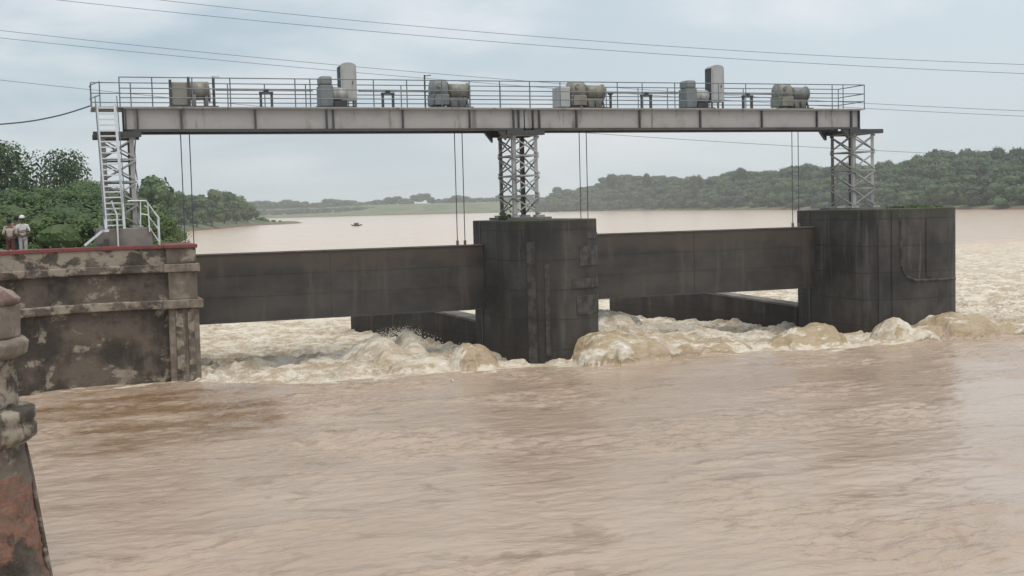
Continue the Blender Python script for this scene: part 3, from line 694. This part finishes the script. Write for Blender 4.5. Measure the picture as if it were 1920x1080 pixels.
tuft(19.6, -2.2, 5.78, .14, 1.5, 300, 'low grass growing along the top of the right pier')

# ------------------------------------------------------------------ gates, ropes, divide walls
def gate(s0, s1, z0, z1, label):
    t = thing('sluice_gate', label, 'gate', s0, 0, z0, group='raised sluice gates'); w_ = s1-s0; h = z1-z0
    b = MB(); b.box((0, -.02, 0), (w_, .02, h)); b.build('skin_plate', GATE, t)
    for i in range(4):
        zz = .15 + i*(h-.3)/3; r = MB(); r.box((0, .021, zz-.1), (w_, .38, zz+.1)); r.build('horizontal_beam', GATE, t)
    tp = MB(); tp.box((0, -.06, h+.001), (w_, .30, h+.05)); tp.build('top_flange', RUST, t)
    bt = MB(); bt.box((0, -.05, -.06), (w_, .12, -.001)); bt.build('bottom_seal', DARK, t)
    for s in (w_*.5,):
        r = MB(); r.box((s-.06, -.035, .01), (s+.06, -.021, h-.01)); r.build('seam_plate', GATE, t)
    for s in (h*.36, h*.68):
        r = MB(); r.box((.02, -.03, s), (w_-.02, -.021, s+.05)); r.build('plate_seam', GATE, t)
    for a in (.95, w_-.95):
        for d in (-.17, .17):
            l = MB(); l.box((a+d-.05, .05, h+.051), (a+d+.05, .12, h+.24)); l.build('lifting_lug', RUST, t)
            r = MB(); r.tube([(a+d, .085, h+.2), (a+d, .085, ZB+.2-z0)], .02, 6); r.build('wire_rope', ROPE, t)
gate(-14.4, -1.14, 1.98, 4.70, 'dark raised sluice gate between the masonry wall and centre pier')
gate(2.74, 15.54, 2.15, 4.98, 'dark raised sluice gate between the centre pier and right pier')
def divide(pts, z0a, z1a, wd, label):
    t = thing('divide_wall', label, 'wall'); b = MB()
    n = len(pts)-1
    for i in range(n):
        (sa_, va_, za), (sb_, vb_, zb_) = pts[i], pts[i+1]; k = len(b.v)
        for s, v, z_ in ((sa_, va_, za), (sb_, vb_, zb_)): b.v += [(s-wd/2, v, -4), (s+wd/2, v, -4), (s+wd/2, v, z_), (s-wd/2, v, z_)]
        b.f += [tuple(k+j for j in q_) for q_ in ((0,3,7,4),(1,5,6,2),(2,6,7,3))]
        if i == 0: b.f.append((k, k+1, k+2, k+3))
        if i == n-1: b.f.append((k+4, k+7, k+6, k+5))
    b.build('wall_body', CONC, t)
    c = MB()
    for i in range(n):
        (sa_, va_, za), (sb_, vb_, zb_) = pts[i], pts[i+1]; c.bar((sa_, va_, za+.055), (sb_, vb_, zb_+.055), wd+.12, .1)
    c.build('coping', SLAB, t)
divide([(-.2, 1.52, 1.1), (-3.6, 14.4, 2.0)], -4, 1.2, .8, 'low dark divide wall running downstream from the centre pier')
divide([(15.9, 1.52, 1.05), (12.1, 15.5, 1.95)], -4, 1.2, .8, 'low dark divide wall running downstream from the right pier')

# ------------------------------------------------------------------ hoist machinery
def drum_hoist(s, label, flip=False, m1=MACHD, m2=MACH):
    t = thing('drum_hoist', label, 'hoist', s, 0, ZD, group='rope drum hoists on the deck'); f = -1 if flip else 1
    hd = MB(); hd.tube([(-.32, 0, .82), (.32, 0, .82)], .42, 20); hd.build('gear_hood', m1, t, True)
    hb = MB(); hb.box((-.36, -.45, .16), (.36, .45, .62)); hb.build('gearbox', m1, t, bevel=.03)
    d = MB(); d.tube([(f*.38, 0, .78), (f*1.25, 0, .78)], .31, 20); d.build('rope_drum', m2, t, True)
    cs = MB(); a_, c_ = sorted((f*.42, f*1.18)); cs.box((a_, -.24, .1), (c_, .24, .5)); cs.build('drum_casing', m1, t, bevel=.02)
    fl = MB(); fl.tube([(f*1.26, 0, .78), (f*1.31, 0, .78)], .36, 20); fl.build('drum_flange', m2, t, True)
    for x in (f*.5, f*.85, f*1.2):
        fr_ = MB(); fr_.bar((x, -.4, 0), (x, -.12, .62), .07); fr_.bar((x, .4, 0), (x, .12, .62), .07); fr_.build('frame', DARK, t)
    bs = MB(); bs.box((min(-.45, f*1.4), -.5, 0), (max(.45, f*1.4), .5, .09)); bs.build('base_frame', DARK, t)
    gw = MB(); gx = f*.355; n_ = 28; pr = []
    for k in range(n_*2):
        a = math.pi*k/n_; r_ = .40 if k % 2 else .365; pr.append((r_*math.cos(a), .8+r_*math.sin(a)))
    gw.extr(pr, 0, gx-.02, gx+.02); gw.build('gear_wheel', DARK, t)
    cp_ = MB(); cp_.tube([(-.3, -.47, 0), (-.3, -.47, .55), (-.2, -.46, .7), (.1, -.46, .72)], .022, 6); cp_.build('conduit', ROPE, t)
    hw = MB(); hw.tube([(f*1.0, -.35, .55), (f*1.0, -.5, .55)], .02, 6); hw.tube([(f*1.0+.13*math.cos(q), -.5, .55+.13*math.sin(q)) for q in np.linspace(0, 6.28, 14)], .015, 5); hw.build('hand_wheel', RUST, t)
    kn = MB(); kn.tube([(-.1, -.44, 1.0), (-.1, -.52, 1.0)], .1, 12); kn.build('inspection_cover', m2, t)
    return t
# first hoist: boxy double unit
h1 = thing('drum_hoist', 'boxy grey hoist unit with two upright levers at the left end of the deck', 'hoist', -13.1, 0, ZD, group='rope drum hoists on the deck')
MB().box((-.85, -.45, .09), (-.1, .42, 1.02)).build('gearbox', MACH, h1, bevel=.05)
MB().tube([(-.08, 0, .72), (.62, 0, .72)], .36, 20).build('rope_drum', MACH, h1, True)
MB().tube([(.63, 0, .6), (.68, 0, .6)], .33, 20).build('brake_wheel', PALE, h1, True)
MB().box((-.02, -.34, .1), (.10, .34, .55)).box((.45, -.34, .1), (.57, .34, .5)).build('frame', MACH, h1)
MB().box((-.95, -.5, 0), (.95, .5, .088)).build('base_frame', DARK, h1)
for x, z_ in ((-.88, 1.1), (-.18, 1.22), (.78, 1.25)):
    MB().box((x-.05, -.5, .09), (x+.05, -.4, z_)).build('lever', DARK, h1)
MB().box((.74, -.5, 1.18), (1.02, -.4, 1.26)).build('lever_handle', PALE, h1)
drum_hoist(-2.95, 'round-hooded rope drum hoist left of the middle tower')
t3 = drum_hoist(3.35, 'rope drum hoist with a low gear hood right of the middle tower', False, MACH, MACH)
MB().box((-.95, -.45, .09), (-.42, .42, .98)).build('side_gearbox', CAB, t3, bevel=.05)
drum_hoist(13.85, 'dark-hooded rope drum hoist nearest the right end of the deck', False, MACH, MACHD)
def drive(s, label):
    t = thing('drive_unit', label, 'hoist drive', s, 0, ZD, group='central drive units on the deck')
    MB().box((-.32, -.4, .09), (.22, .4, .95)).build('gearbox', MACHD, t, bevel=.03)
    MB().box((-.30, -.38, .953), (.2, .38, 1.33)).build('hood', MACHD, t, bevel=.09)
    MB().tube([(.23, -.1, .62), (.85, -.1, .62)], .29, 18).build('motor', CAB, t, True)
    MB().tube([(.86, -.1, .62), (1.05, -.1, .62)], .12, 12).build('coupling', DARK, t)
    MB().box((.25, -.4, .09), (.8, .3, .32)).build('motor_base', DARK, t)
    MB().box((-.5, -.5, 0), (1.1, .5, .088)).build('base_frame', DARK, t)
drive(-7.75, 'dark boxy drive unit with motor left of the tall cabinet, first span'); drive(8.95, 'dark boxy drive unit with motor left of the tall cabinet, second span')
def cabinet(s, label, h):
    t = thing('control_cabinet', label, 'cabinet', s, 0, ZD, group='tall control cabinets on the deck')
    pr = [(-.33, .35), (.33, .35), (.33, h-.16)] + [(.33*math.cos(a), h-.16+.16*math.sin(a)) for a in np.linspace(.2, math.pi-.2, 8)] + [(-.33, h-.16)]
    MB().extr(pr, 1, -.28, .28).build('cabinet_body', CAB, t)
    MB().box((-.26, -.30, .45), (.24, -.283, h-.24)).build('door', CAB, t, bevel=.005)
    MB().box((-.365, -.26, .35), (-.332, .26, h-.16)).build('side_channel', DARK, t)
    for x in (-.28, .28):
        for y in (-.22, .22): MB().box((x-.035, y-.035, 0), (x+.035, y+.035, .349)).build('leg', RUST, t)
    MB().tube([(.16, -.33, 1.0), (.16, -.33, 1.14)], .018, 6).build('handle', DARK, t)
cabinet(-6.85, 'tall pale control cabinet with arched top over the left gate', 1.9); cabinet(10.3, 'tall grey control cabinet with arched top over the right gate', 2.05)
def stand(s, label):
    t = thing('shaft_stand', label, 'bearing stand', s, 0, ZD, group='portal stands carrying the line shaft')
    for x in (-.22, .22): MB().box((x-.045, -.06, 0), (x+.045, .06, .62)).build('leg', DARK, t)
    MB().box((-.28, -.08, .622), (.28, .08, .70)).build('head', DARK, t, bevel=.01); MB().tube([(-.1, 0, .76), (.1, 0, .76)], .07, 10).build('bearing', DARK, t)
for s, l in ((-10.2, 'dark portal stand between the first hoist and the first drive unit'), (-5.15, 'dark portal stand just right of the tall cabinet on the left span'), (6.8, 'dark portal stand left of the second drive unit'), (12.0, 'dark portal stand right of the tall cabinet on the right span')): stand(s, l)
st_ = thing('valve_post', 'short dark post standing right of the third rope drum hoist', 'post', 4.95, -.2, ZD)
MB().tube([(0, 0, 0), (0, 0, .66)], .06, 8).build('post', DARK, st_); MB().tube([(0, 0, .66), (0, 0, .74)], .12, 10).build('cap', DARK, st_)
for a, b, l in ((-12.2, -8.3, 'thin line shaft from the first hoist to its drive unit'), (-6.4, -3.4, 'thin line shaft from the left cabinet to the second hoist'), (4.75, 8.4, 'thin line shaft from the third hoist to the second drive unit'), (10.0, 13.4, 'thin line shaft from the second drive unit to the last hoist')):
    o = MB().tube([(0, 0, 0), (b-a, 0, 0)], .035, 8).build('line_shaft', STEEL, None, True); o.location = W(a, 0, ZD+.76); o.rotation_euler = (0, 0, TH); tag(o, l, 'shaft', 'line shafts on the deck')

# ------------------------------------------------------------------ abutment wall (plan in world xy)
def smooth_poly(pts, n=8):
    P = [Vector(p) for p in pts]; out = []
    for i in range(len(P)-1):
        a = P[max(i-1, 0)]; b = P[i]; c = P[i+1]; d = P[min(i+2, len(P)-1)]
        for k in range(n):
            t = k/n; out.append(.5*((2*b)+(c-a)*t+(2*a-5*b+4*c-d)*t*t+(3*b-a-3*c+d)*t**3))
    out.append(P[-1]); return out
cornr = W(-14.35, -2.25); plan = [(cornr.x, cornr.y)] + [(-14.9, 46.15), (-16.4, 45.3), (-18.0, 43.3), (-19.6, 39.5), (-20.2, 35), (-19.4, 29.5), (-16, 25.2), (-12.2, 22.6), (-9.6, 21.3)]
PL = smooth_poly(plan)
aw = thing('masonry_wall', 'old weathered masonry wall with two ledges and red painted coping at left', 'wall', world=(0, 0, 0), rot=0)
def sweep(o0, o1, z0, z1, name, m_, batter=0, b_=0):
    mb = MB(); n = len(PL)
    for i, p in enumerate(PL):
        d = (PL[min(i+1, n-1)] - PL[max(i-1, 0)]).normalized(); nr = Vector((-d.y, d.x))      # towards the water
        for o_, z_ in ((o0, z0), (o1+batter, z0), (o1, z1), (o0, z1)): q_ = p + nr*o_; mb.v.append((q_.x, q_.y, z_))
    for i in range(n-1):
        for k in range(4): k2 = (k+1) % 4; mb.f.append((i*4+k, i*4+k2, (i+1)*4+k2, (i+1)*4+k))
    mb.f += [(3, 2, 1, 0), tuple((n-1)*4+k for k in range(4))]
    return mb.build(name, m_, aw, bevel=b_)
sweep(-.4, 0, -3, 2.80, 'lower_wall', PLD, .12)
sweep(-.4, .24, 2.80, 3.12, 'ledge', PLM, 0, .04)
sweep(-.4, -.06, 3.12, 4.18, 'upper_wall', PLD)
sweep(-.4, .15, 4.18, 4.48, 'ledge', PLM, 0, .04)
sweep(-.4, .02, 4.48, 5.08, 'parapet', PLM)
sweep(-.45, .07, 5.08, 5.22, 'coping', RED, 0, .02)
# square end pilaster in the bridge frame, parts still of the wall
def fbox(a, b, name, m_, bevel=.03):
    mb = MB(); mb.box(a, b); mb.v = [tuple(W(x, y, z_)) for x, y, z_ in mb.v]; return mb.build(name, m_, aw, bevel=bevel)
fbox((-14.55, -2.42, -3), (-13.42, 1.3, 2.80), 'end_pilaster', PLP); fbox((-14.75, -2.62, 2.80), (-13.26, 1.4, 3.13), 'pilaster_ledge', PLP)
fbox((-14.5, -2.38, 3.13), (-13.44, 1.3, 4.18), 'end_pilaster', PLP); fbox((-14.65, -2.52, 4.18), (-13.32, 1.4, 4.49), 'pilaster_ledge', PLP)
fbox((-14.55, -2.40, 4.49), (-13.44, 1.3, 5.08), 'end_pilaster', PLD); fbox((-14.62, -2.47, 5.08), (-13.38, 1.35, 5.225), 'end_coping', RED)
for x0, x1, nm in ((-14.30, -14.02, 0), (-13.85, -13.62, 0)):
    fbox((x0, -2.47, -.5), (x1, -2.40, 2.78), 'pilaster_strip', PLM, .02)
# deck slab behind the wall
dp = [(p.x, p.y) for p in PL]; ds = MB()
poly = [tuple(W(-14.55, 1.0))[:2], tuple(W(-14.55, -2.0))[:2]] + [(p.x - .3*( -(PL[min(i+1, len(PL)-1)]-PL[max(i-1,0)]).normalized().y), p.y - .3*((PL[min(i+1, len(PL)-1)]-PL[max(i-1,0)]).normalized().x)) for i, p in enumerate(PL) if i > 3 and i < 60] + [(-34, 24), (-34, 60), (-24, 62), tuple(W(-14.55, 5))[:2]]
ds.prism(poly, 3.5, 4.82); slab = ds.build('bank_terrace', SLAB); tag(slab, kind='structure')
fb_ = MB(); fb_.box((-14.6, 1.31, -3), (-13.42, 5, 4.6)); fb_.v = [tuple(W(x, y, z_)) for x, y, z_ in fb_.v]; fb_.build('return_wall', PLD, aw)

# near buttress
def rough_lathe(prof_, seed, amp=.018, n=72):
    P_ = []
    for i in range(len(prof_)-1):
        (r0, z0), (r1, z1) = prof_[i], prof_[i+1]; k = max(1, int(math.hypot(r1-r0, z1-z0)/.045))
        for j in range(k): P_.append((r0+(r1-r0)*j/k, z0+(z1-z0)*j/k))
    P_.append(prof_[-1]); mb = MB(); mb.lathe((0, 0, 0), P_, n); c = np.array(mb.v); a = np.arctan2(c[:, 1], c[:, 0])
    d = amp*(fbm(a*2.2+seed, c[:, 2]*2.2, 5, .6) - 1.3*ss(fbm(a*1.3+seed+9, c[:, 2]*1.4+4, 4, .6), .12, .35)); rr_ = np.hypot(c[:, 0], c[:, 1]); kk = (rr_+d*np.minimum(1, rr_/.3))/np.maximum(rr_, 1e-6)
    c[:, 0] *= kk; c[:, 1] *= kk; c[:, 2] += .3*d; mb.v = [tuple(x) for x in c]; return mb
bp = atY(-78, 560, 21); bt_ = thing('masonry_buttress', 'round old masonry buttress with exposed red brick in the lower left corner', 'buttress', world=(bp.x, 21, 0), rot=0)
rough_lathe([(1.42, -1.5), (1.27, -.3), (1.13, .9), (1.02, 1.9), (.95, 2.45)], 1, .03).build('battered_shaft', PLB, bt_, True)
rough_lathe([(1.0, 2.452), (1.14, 2.56), (1.16, 2.74), (1.10, 2.80), (1.15, 2.9), (1.14, 3.03), (.9, 3.1)], 2).build('ledge', PLM, bt_, True)
rough_lathe([(.88, 3.05), (.86, 3.5), (.88, 3.93)], 3, .04).build('drum', PLM, bt_, True)
rough_lathe([(.90, 3.932), (1.06, 4.0), (1.09, 4.2), (1.03, 4.27), (.9, 4.3)], 4).build('ledge', PLP, bt_, True)
rough_lathe([(.97, 4.29), (.97, 4.86)], 5, .03).build('drum', PLP, bt_, True)
rough_lathe([(.98, 4.862), (1.0, 4.95), (.86, 5.08), (.6, 5.22), (.3, 5.32), (.05, 5.35)], 6, .025).build('cap', PINK, bt_, True)
wedge = MB()
ca, sa2 = math.cos(.3), math.sin(.3)
wedge.tube([(r_*ca, r_*sa2, z_) for r_, z_ in ((.95, 2.4), (1.02, 1.9), (1.13, .9), (1.27, -.3), (1.42, -1.5))], .03, 8, .07)
wedge.build('edge_rib', PLD, bt_, True)

# ------------------------------------------------------------------ ladder, cage, plinth, steps
pl_ = thing('concrete_plinth', 'pale concrete plinth under the ladder and left tower', 'plinth', -16.0, -.2, 4.82)
MB().box((-1.0, -1.3, 0), (1.05, 1.5, 1.06)).build('plinth_body', SLAB, pl_, bevel=.03)
ld = thing('access_ladder', 'steep pale steel ladder rising to the left end of the bridge', 'ladder', -16.6, -1.45, 5.88)
top = (0.02, .72, ZD+.05-5.88+.9); 
def lp(x, f): return (x + .0*f, .02 + .22*f, 0 + 4.72*f)
for x in (0, .66): MB().bar(lp(x-.02, -.02), lp(x-.16, 1.0), .10, .12).build('stringer', PALE, ld)
for i in range(22):
    f = (i+.6)/22.3; xo = -.14*f; a = lp(.03+xo-.02, f); b = lp(.63+xo-.02, f); MB().bar(a, b,   .13, .045).build('tread', PALE, ld)
for x in (-.06, .72):
    MB().tube([tuple(Vector(lp(x, .05))+Vector((0, -.10, .15))), tuple(Vector(lp(x-.14, 1))+Vector((0, -.10, .3)))], .018, 6).build('handrail', RAIL, ld)
cg = thing('stair_cage', 'low pale railing with sloping ends around the foot of the ladder', 'railing', -16.0, -1.56, 4.82)
P0 = [(-.28, 0, 0), (-.28, 0, 1.6), (-.42, 0, 2.1), (.18, 0, 2.1), (.86, 0, 2.1), (1.30, 0, 1.45), (1.30, 0, 0)]
MB().tube([(-.22, 0, 0), (-.22, 0, 1.60), (-.40, 0, 2.12)], .035, 6).build('rail_post', PALE, cg)
MB().tube([(.2, .0, 2.1), (.86, 0, 2.1), (1.30, 0, 1.45), (1.30, 0, 0)], .03, 6).build('top_rail', PALE, cg)
MB().tube([(.62, 0, 1.1), (.66, 0, 2.1)], .025, 6).tube([(.95, 0, .9), (.92, 0, 2.0)], .025, 6).build('rail_post', PALE, cg)
MB().tube([(.62, 0, 1.6), (.9, 0, 1.55), (1.3, 0, .95)], .025, 6).build('mid_rail', PALE, cg)
MB().tube([(.9, 0, 1.15), (1.28, 0, .5)], .025, 6).build('mid_rail', PALE, cg)
cgb = MB().tube([(.2, 1.5, 2.1), (.95, 1.5, 2.1), (1.35, 1.5, 1.45), (1.35, 1.5, 0)], .025, 6); cgb.build('back_rail', PALE, cg)
MB().tube([(1.30, 0, 1.45), (1.35, 1.5, 1.45)], .025, 6).build('side_rail', PALE, cg)
sp_ = thing('concrete_steps', 'small dark flight of steps with a pale sloping kerb left of the ladder foot', 'steps', -17.15, -1.2, 4.82)
for i in range(4): MB().box((-.15+i*.19, -.4, 0), (.04+i*.19-.002, .6, .16+.17*i)).build('step', DARK, sp_)
MB().bar((-.28, -.46, .46), (.36, -.46, .98), .05, .09).bar((.36, -.46, .98), (.62, -.46, 1.0), .05, .09).build('kerb', PALE, sp_)

# ------------------------------------------------------------------ people
SKIN, _, _ = mat('skin', (.16, .085, .055), .6); HAIR, _, _ = mat('hair', (.012, .01, .01), .5)
def cloth(n, c):
    m, t, b = mat(n, c, .9); q_ = noise(t, 9, 4); t.links.new(mix(t, rmp(t, q_, .35, .65), tuple(x*.75 for x in c), c), b.inputs['Base Color']); return m
def skinned(name, verts, edges, m_, parent, root=0, lv=2):
    me_ = bpy.data.meshes.new(name); me_.from_pydata([v_[:3] for v_ in verts], edges, []); me_.materials.append(m_)
    o = bpy.data.objects.new(name, me_); col.objects.link(o); o.parent = parent
    sk = o.modifiers.new('skin', 'SKIN'); sk.use_smooth_shade = True
    if not me_.skin_vertices: me_.attributes  # layer is made by the modifier below when missing
    import bmesh
    bm = bmesh.new(); bm.from_mesh(me_); ly = bm.verts.layers.skin.verify(); bm.verts.ensure_lookup_table()
    for i, v_ in enumerate(verts):
        r = v_[3]; ry = v_[4] if len(v_) > 4 else r; bm.verts[i][ly].radius = (r, ry); bm.verts[i][ly].use_root = (i == root)
    bm.to_mesh(me_); bm.free(); sb = o.modifiers.new('sub', 'SUBSURF'); sb.levels = lv; sb.render_levels = lv; return o
def arm(side, elbow, wrist):
    x = .19*side; return [(x, 0, 1.36, .05), (*elbow, .042), (*wrist, .028)]
def person(label, loc, rz, shirt, legs_m, cap=None, arms=None, scale=1.0):
    t = thing('person', label, 'person', world=loc, rot=rz); t.scale = (scale,)*3
    arms = arms or {-1: ((-.27, .0, 1.1), (-.18, -.2, 1.0)), 1: ((.27, .02, 1.1), (.2, -.18, 1.02))}
    vs_ = [(0, 0, .95, .13, .10), (0, .01, 1.12, .12, .09), (0, .01, 1.30, .15, .10), (0, 0, 1.42, .08, .07), (0, -.01, 1.49, .05, .05), (0, -.02, 1.56, .06, .07), (0, -.01, 1.64, .075, .09), (0, 0, 1.71, .05, .06)]
    ed = [(0, 1), (1, 2), (2, 3), (3, 4), (4, 5), (5, 6), (6, 7)]
    for sd_ in (-1, 1):
        b = len(vs_); vs_ += [(.09*sd_, 0, .86, .085), (.10*sd_, -.02, .48, .055), (.10*sd_, 0, .09, .038), (.11*sd_, -.14, .04, .03)]; ed += [(0, b), (b, b+1), (b+1, b+2), (b+2, b+3)]
        e, wr = arms[sd_]; b = len(vs_); vs_ += arm(sd_, e, wr); ed += [(2, b), (b, b+1), (b+1, b+2)]
        wv_ = Vector(wr); d = (wv_-Vector(e)).normalized(); pm_ = wv_ + d*.07; b2 = len(vs_); vs_.append((*pm_, .026)); ed.append((b+2, b2))
        sx = d.cross(Vector((0, 0, 1))).normalized()
        for k in range(4):
            f1 = pm_ + sx*(k-1.5)*.02 + d*.03; f2 = f1 + d*[.035, .042, .04, .03][k] + Vector((0, 0, -.02)); c = len(vs_); vs_ += [(*f1, .009), (*f2, .008)]; ed += [(b2, c), (c, c+1)]
        th_ = wv_ + d*.03 + sx*.035*-sd_; c = len(vs_); vs_ += [(*th_, .01), (*(th_+d*.035), .009)]; ed += [(b2, c), (c, c+1)]
    skinned('body', vs_, ed, SKIN, t)
    sv_ = [(0, 0, .86, .16, .125), (0, .01, 1.12, .145, .115), (0, .01, 1.30, .175, .125), (0, 0, 1.43, .085, .08)]; se = [(0, 1), (1, 2), (2, 3)]
    for sd_ in (-1, 1):
        e, wr = arms[sd_]; b = len(sv_); mid = Vector(e).lerp(Vector(wr), .15); sv_ += [(.19*sd_, 0, 1.36, .075), (*e, .062), (*mid, .06)]; se += [(2, b), (b, b+1), (b+1, b+2)]
    skinned('shirt', sv_, se, shirt, t)
    tv = [(0, 0, .93, .145, .115)]; te = []
    for sd_ in (-1, 1): b = len(tv); tv += [(.09*sd_, 0, .84, .105), (.10*sd_, -.02, .48, .078), (.10*sd_, 0, .13, .06)]; te += [(0, b), (b, b+1), (b+1, b+2)]
    skinned('trousers', tv, te, legs_m, t)
    hr = MB(); hr.lathe((0, .02, 0), [(.02, 1.53), (.085, 1.57), (.1, 1.65), (.09, 1.72), (.06, 1.765), (.01, 1.785)], 16); hr.build('hair', HAIR, t, True)
    fc = MB(); fc.tube([(0, -.10, 1.66), (0, -.135, 1.625)], .012, 6, .02); fc.build('nose', SKIN, t, True)
    ey = MB()
    for x in (-.035, .035): ey.tube([(x, -.095, 1.665), (x, -.108, 1.665)], .011, 8)
    ey.build('eyes', HAIR, t)
    MB().box((-.03, -.115, 1.585), (.03, -.09, 1.595)).build('mouth', HAIR, t)
    for x in (-.1, .1): MB().tube([(x*.85, 0, 1.63), (x*1.08, .01, 1.64)], .026, 8).build('ear', SKIN, t)
    if cap:
        c_ = MB(); c_.lathe((0, 0, 0), [(.112, 1.66), (.115, 1.70), (.10, 1.76), (.06, 1.795), (.01, 1.805)], 18); c_.box((-.08, -.24, 1.675), (.08, -.09, 1.69)); c_.build('cap', cap, t, True)
    return t
WHT = cloth('white_cotton', (.75, .74, .70)); CRM = cloth('cream_cotton', (.52, .42, .36)); REDC = cloth('red_brown_cotton', (.16, .05, .045)); TRS = cloth('pale_trousers', (.5, .49, .47)); BLU = cloth('dark_cotton', (.05, .055, .06))
pp = atY(41, 405, 48.5); person('person in white cap and white shirt with folded arms behind the wall', (pp.x, 48.5, 4.82), R(20), WHT, TRS, WHT, {-1: ((-.27, -.03, 1.12), (-.02, -.24, 1.08)), 1: ((.27, -.03, 1.12), (.03, -.25, 1.14))}, .93)
pp = atY(17, 412, 48.2); person('person in cream shirt and red-brown trousers standing leftmost behind the wall', (pp.x, 48.2, 4.82), R(200), CRM, REDC, None, None, .88)
pp = atY(31, 403, 49.6); person('dark-haired person in pinkish shirt half hidden between the two others', (pp.x, 49.6, 4.82), R(170), cloth('pink_cotton', (.40, .27, .24)), BLU, None, None, .955)

# ------------------------------------------------------------------ boat, house, posts
bY = 575; bq = atY(669, 427, bY); bo = thing('small_boat', 'small dark boat far out on the wide brown river', 'boat', world=(bq.x, bY, -.62), rot=.15)
WOOD, _, _ = mat('tarred_wood', (.06, .045, .035), .8)
hb = MB(); n = 13
for i in range(n):
    f = i/(n-1)*2-1; x = f*2.6; wdd = .75*(1-abs(f)**2.6)+.03; zk = .05+.45*abs(f)**3
    hb.v += [(x, -wdd, .62+.35*f*f), (x, -wdd*.6, zk), (x, wdd*.6, zk), (x, wdd, .62+.35*f*f), (x, wdd*.85, .5+.35*f*f), (x, -wdd*.85, .5+.35*f*f)]
for i in range(n-1):
    for k in range(6): k2 = (k+1) % 6; hb.f.append((i*6+k, i*6+k2, (i+1)*6+k2, (i+1)*6+k))
hb.build('hull', WOOD, bo, True)
cn = MB(); cn.extr([(-.6, .6), (-.62, 1.2), (-.35, 1.62), (.35, 1.62), (.62, 1.2), (.6, .6)], 0, -1.2, .9); cn.build('canopy', WOOD, bo)
hY = 1880; hq = atY(886, 388, hY); hs = thing('small_house', 'tiny pale house among the distant trees left of the middle tower', 'house', world=(hq.x, hY, 3.5), rot=.2)
HW, _, _ = mat('limewash', (.6, .58, .55), .9); HR_, _, _ = mat('roof_sheet', (.4, .38, .36), .7)
MB().box((-6, -3.5, 0), (6, 3.5, 4)).build('wall', HW, hs); MB().extr([(-4, 3.9), (0, 6.4), (4, 3.9)], 0, -6.6, 6.6).build('roof', HR_, hs); MB().box((-.6, -3.56, 0), (.6, -3.503, 2.1)).build('door', WOOD, hs)
for x in (-3.5, 3.5): MB().box((x-.6, -3.56, 1.2), (x+.6, -3.503, 2.4)).build('window', DARK, hs)

# ------------------------------------------------------------------ overhead wires
def wire(p3, Y, r, label):
    P = [atY(a, b, Y) for a, b in p3]; cf = np.polyfit([p.x for p in P], [p.z for p in P], 2)
    x0, x1 = loc_of(-350, Y), loc_of(2300, Y); xs = np.linspace(x0, x1, 60)
    o = MB().tube([(x, Y, float(np.polyval(cf, x))) for x in xs], r, 5).build('power_line', WIRE, None, True)
    tag(o, label, 'power line', 'power lines over the river')
wire([(110, 0), (1000, 84), (1920, 138)], 90, .018, 'overhead wire, upper pair, lower strand crossing from top left')
wire([(300, 0), (1000, 68), (1920, 121)], 93, .018, 'overhead wire, topmost strand of those crossing the sky')
wire([(0, 57), (700, 128), (1920, 208)], 86, .016, 'overhead wire just above the cabinets, upper strand of the lower pair')
wire([(0, 71), (600, 130), (1920, 218)], 88, .016, 'overhead wire just above the cabinets, lower strand of the lower pair')
wire([(0, 150), (1110, 250), (1740, 287)], 100, .018, 'lowest overhead wire passing under the bridge deck at right')
Pa = [atY(-260, 245, 40), atY(0, 233, 43), atY(100, 219, 45), atY(171, 198, 46.9)]
pts = [p for p in smooth_poly([tuple(p) for p in Pa], 8)]
tag(MB().tube([tuple(p) for p in pts], .028, 6).build('service_cable', ROPE, None, True), 'thick dark service cable sagging to the left end of the bridge', 'cable')

# ------------------------------------------------------------------ haze
hzb = MB(); hzb.box((-3400, -120, -8), (3400, 3700, 60)); hm = bpy.data.materials.new('haze'); hm.use_nodes = True; ht = hm.node_tree; ht.nodes.clear()
pv = ht.nodes.new('ShaderNodeVolumePrincipled'); pv.inputs['Density'].default_value = .0002; pv.inputs['Color'].default_value = (.86, .91, .95, 1); pv.inputs['Anisotropy'].default_value = .1
ot = ht.nodes.new('ShaderNodeOutputMaterial'); ht.links.new(pv.outputs[0], ot.inputs['Volume'])
hzo = hzb.build('haze', hm); tag(hzo, kind='stuff')
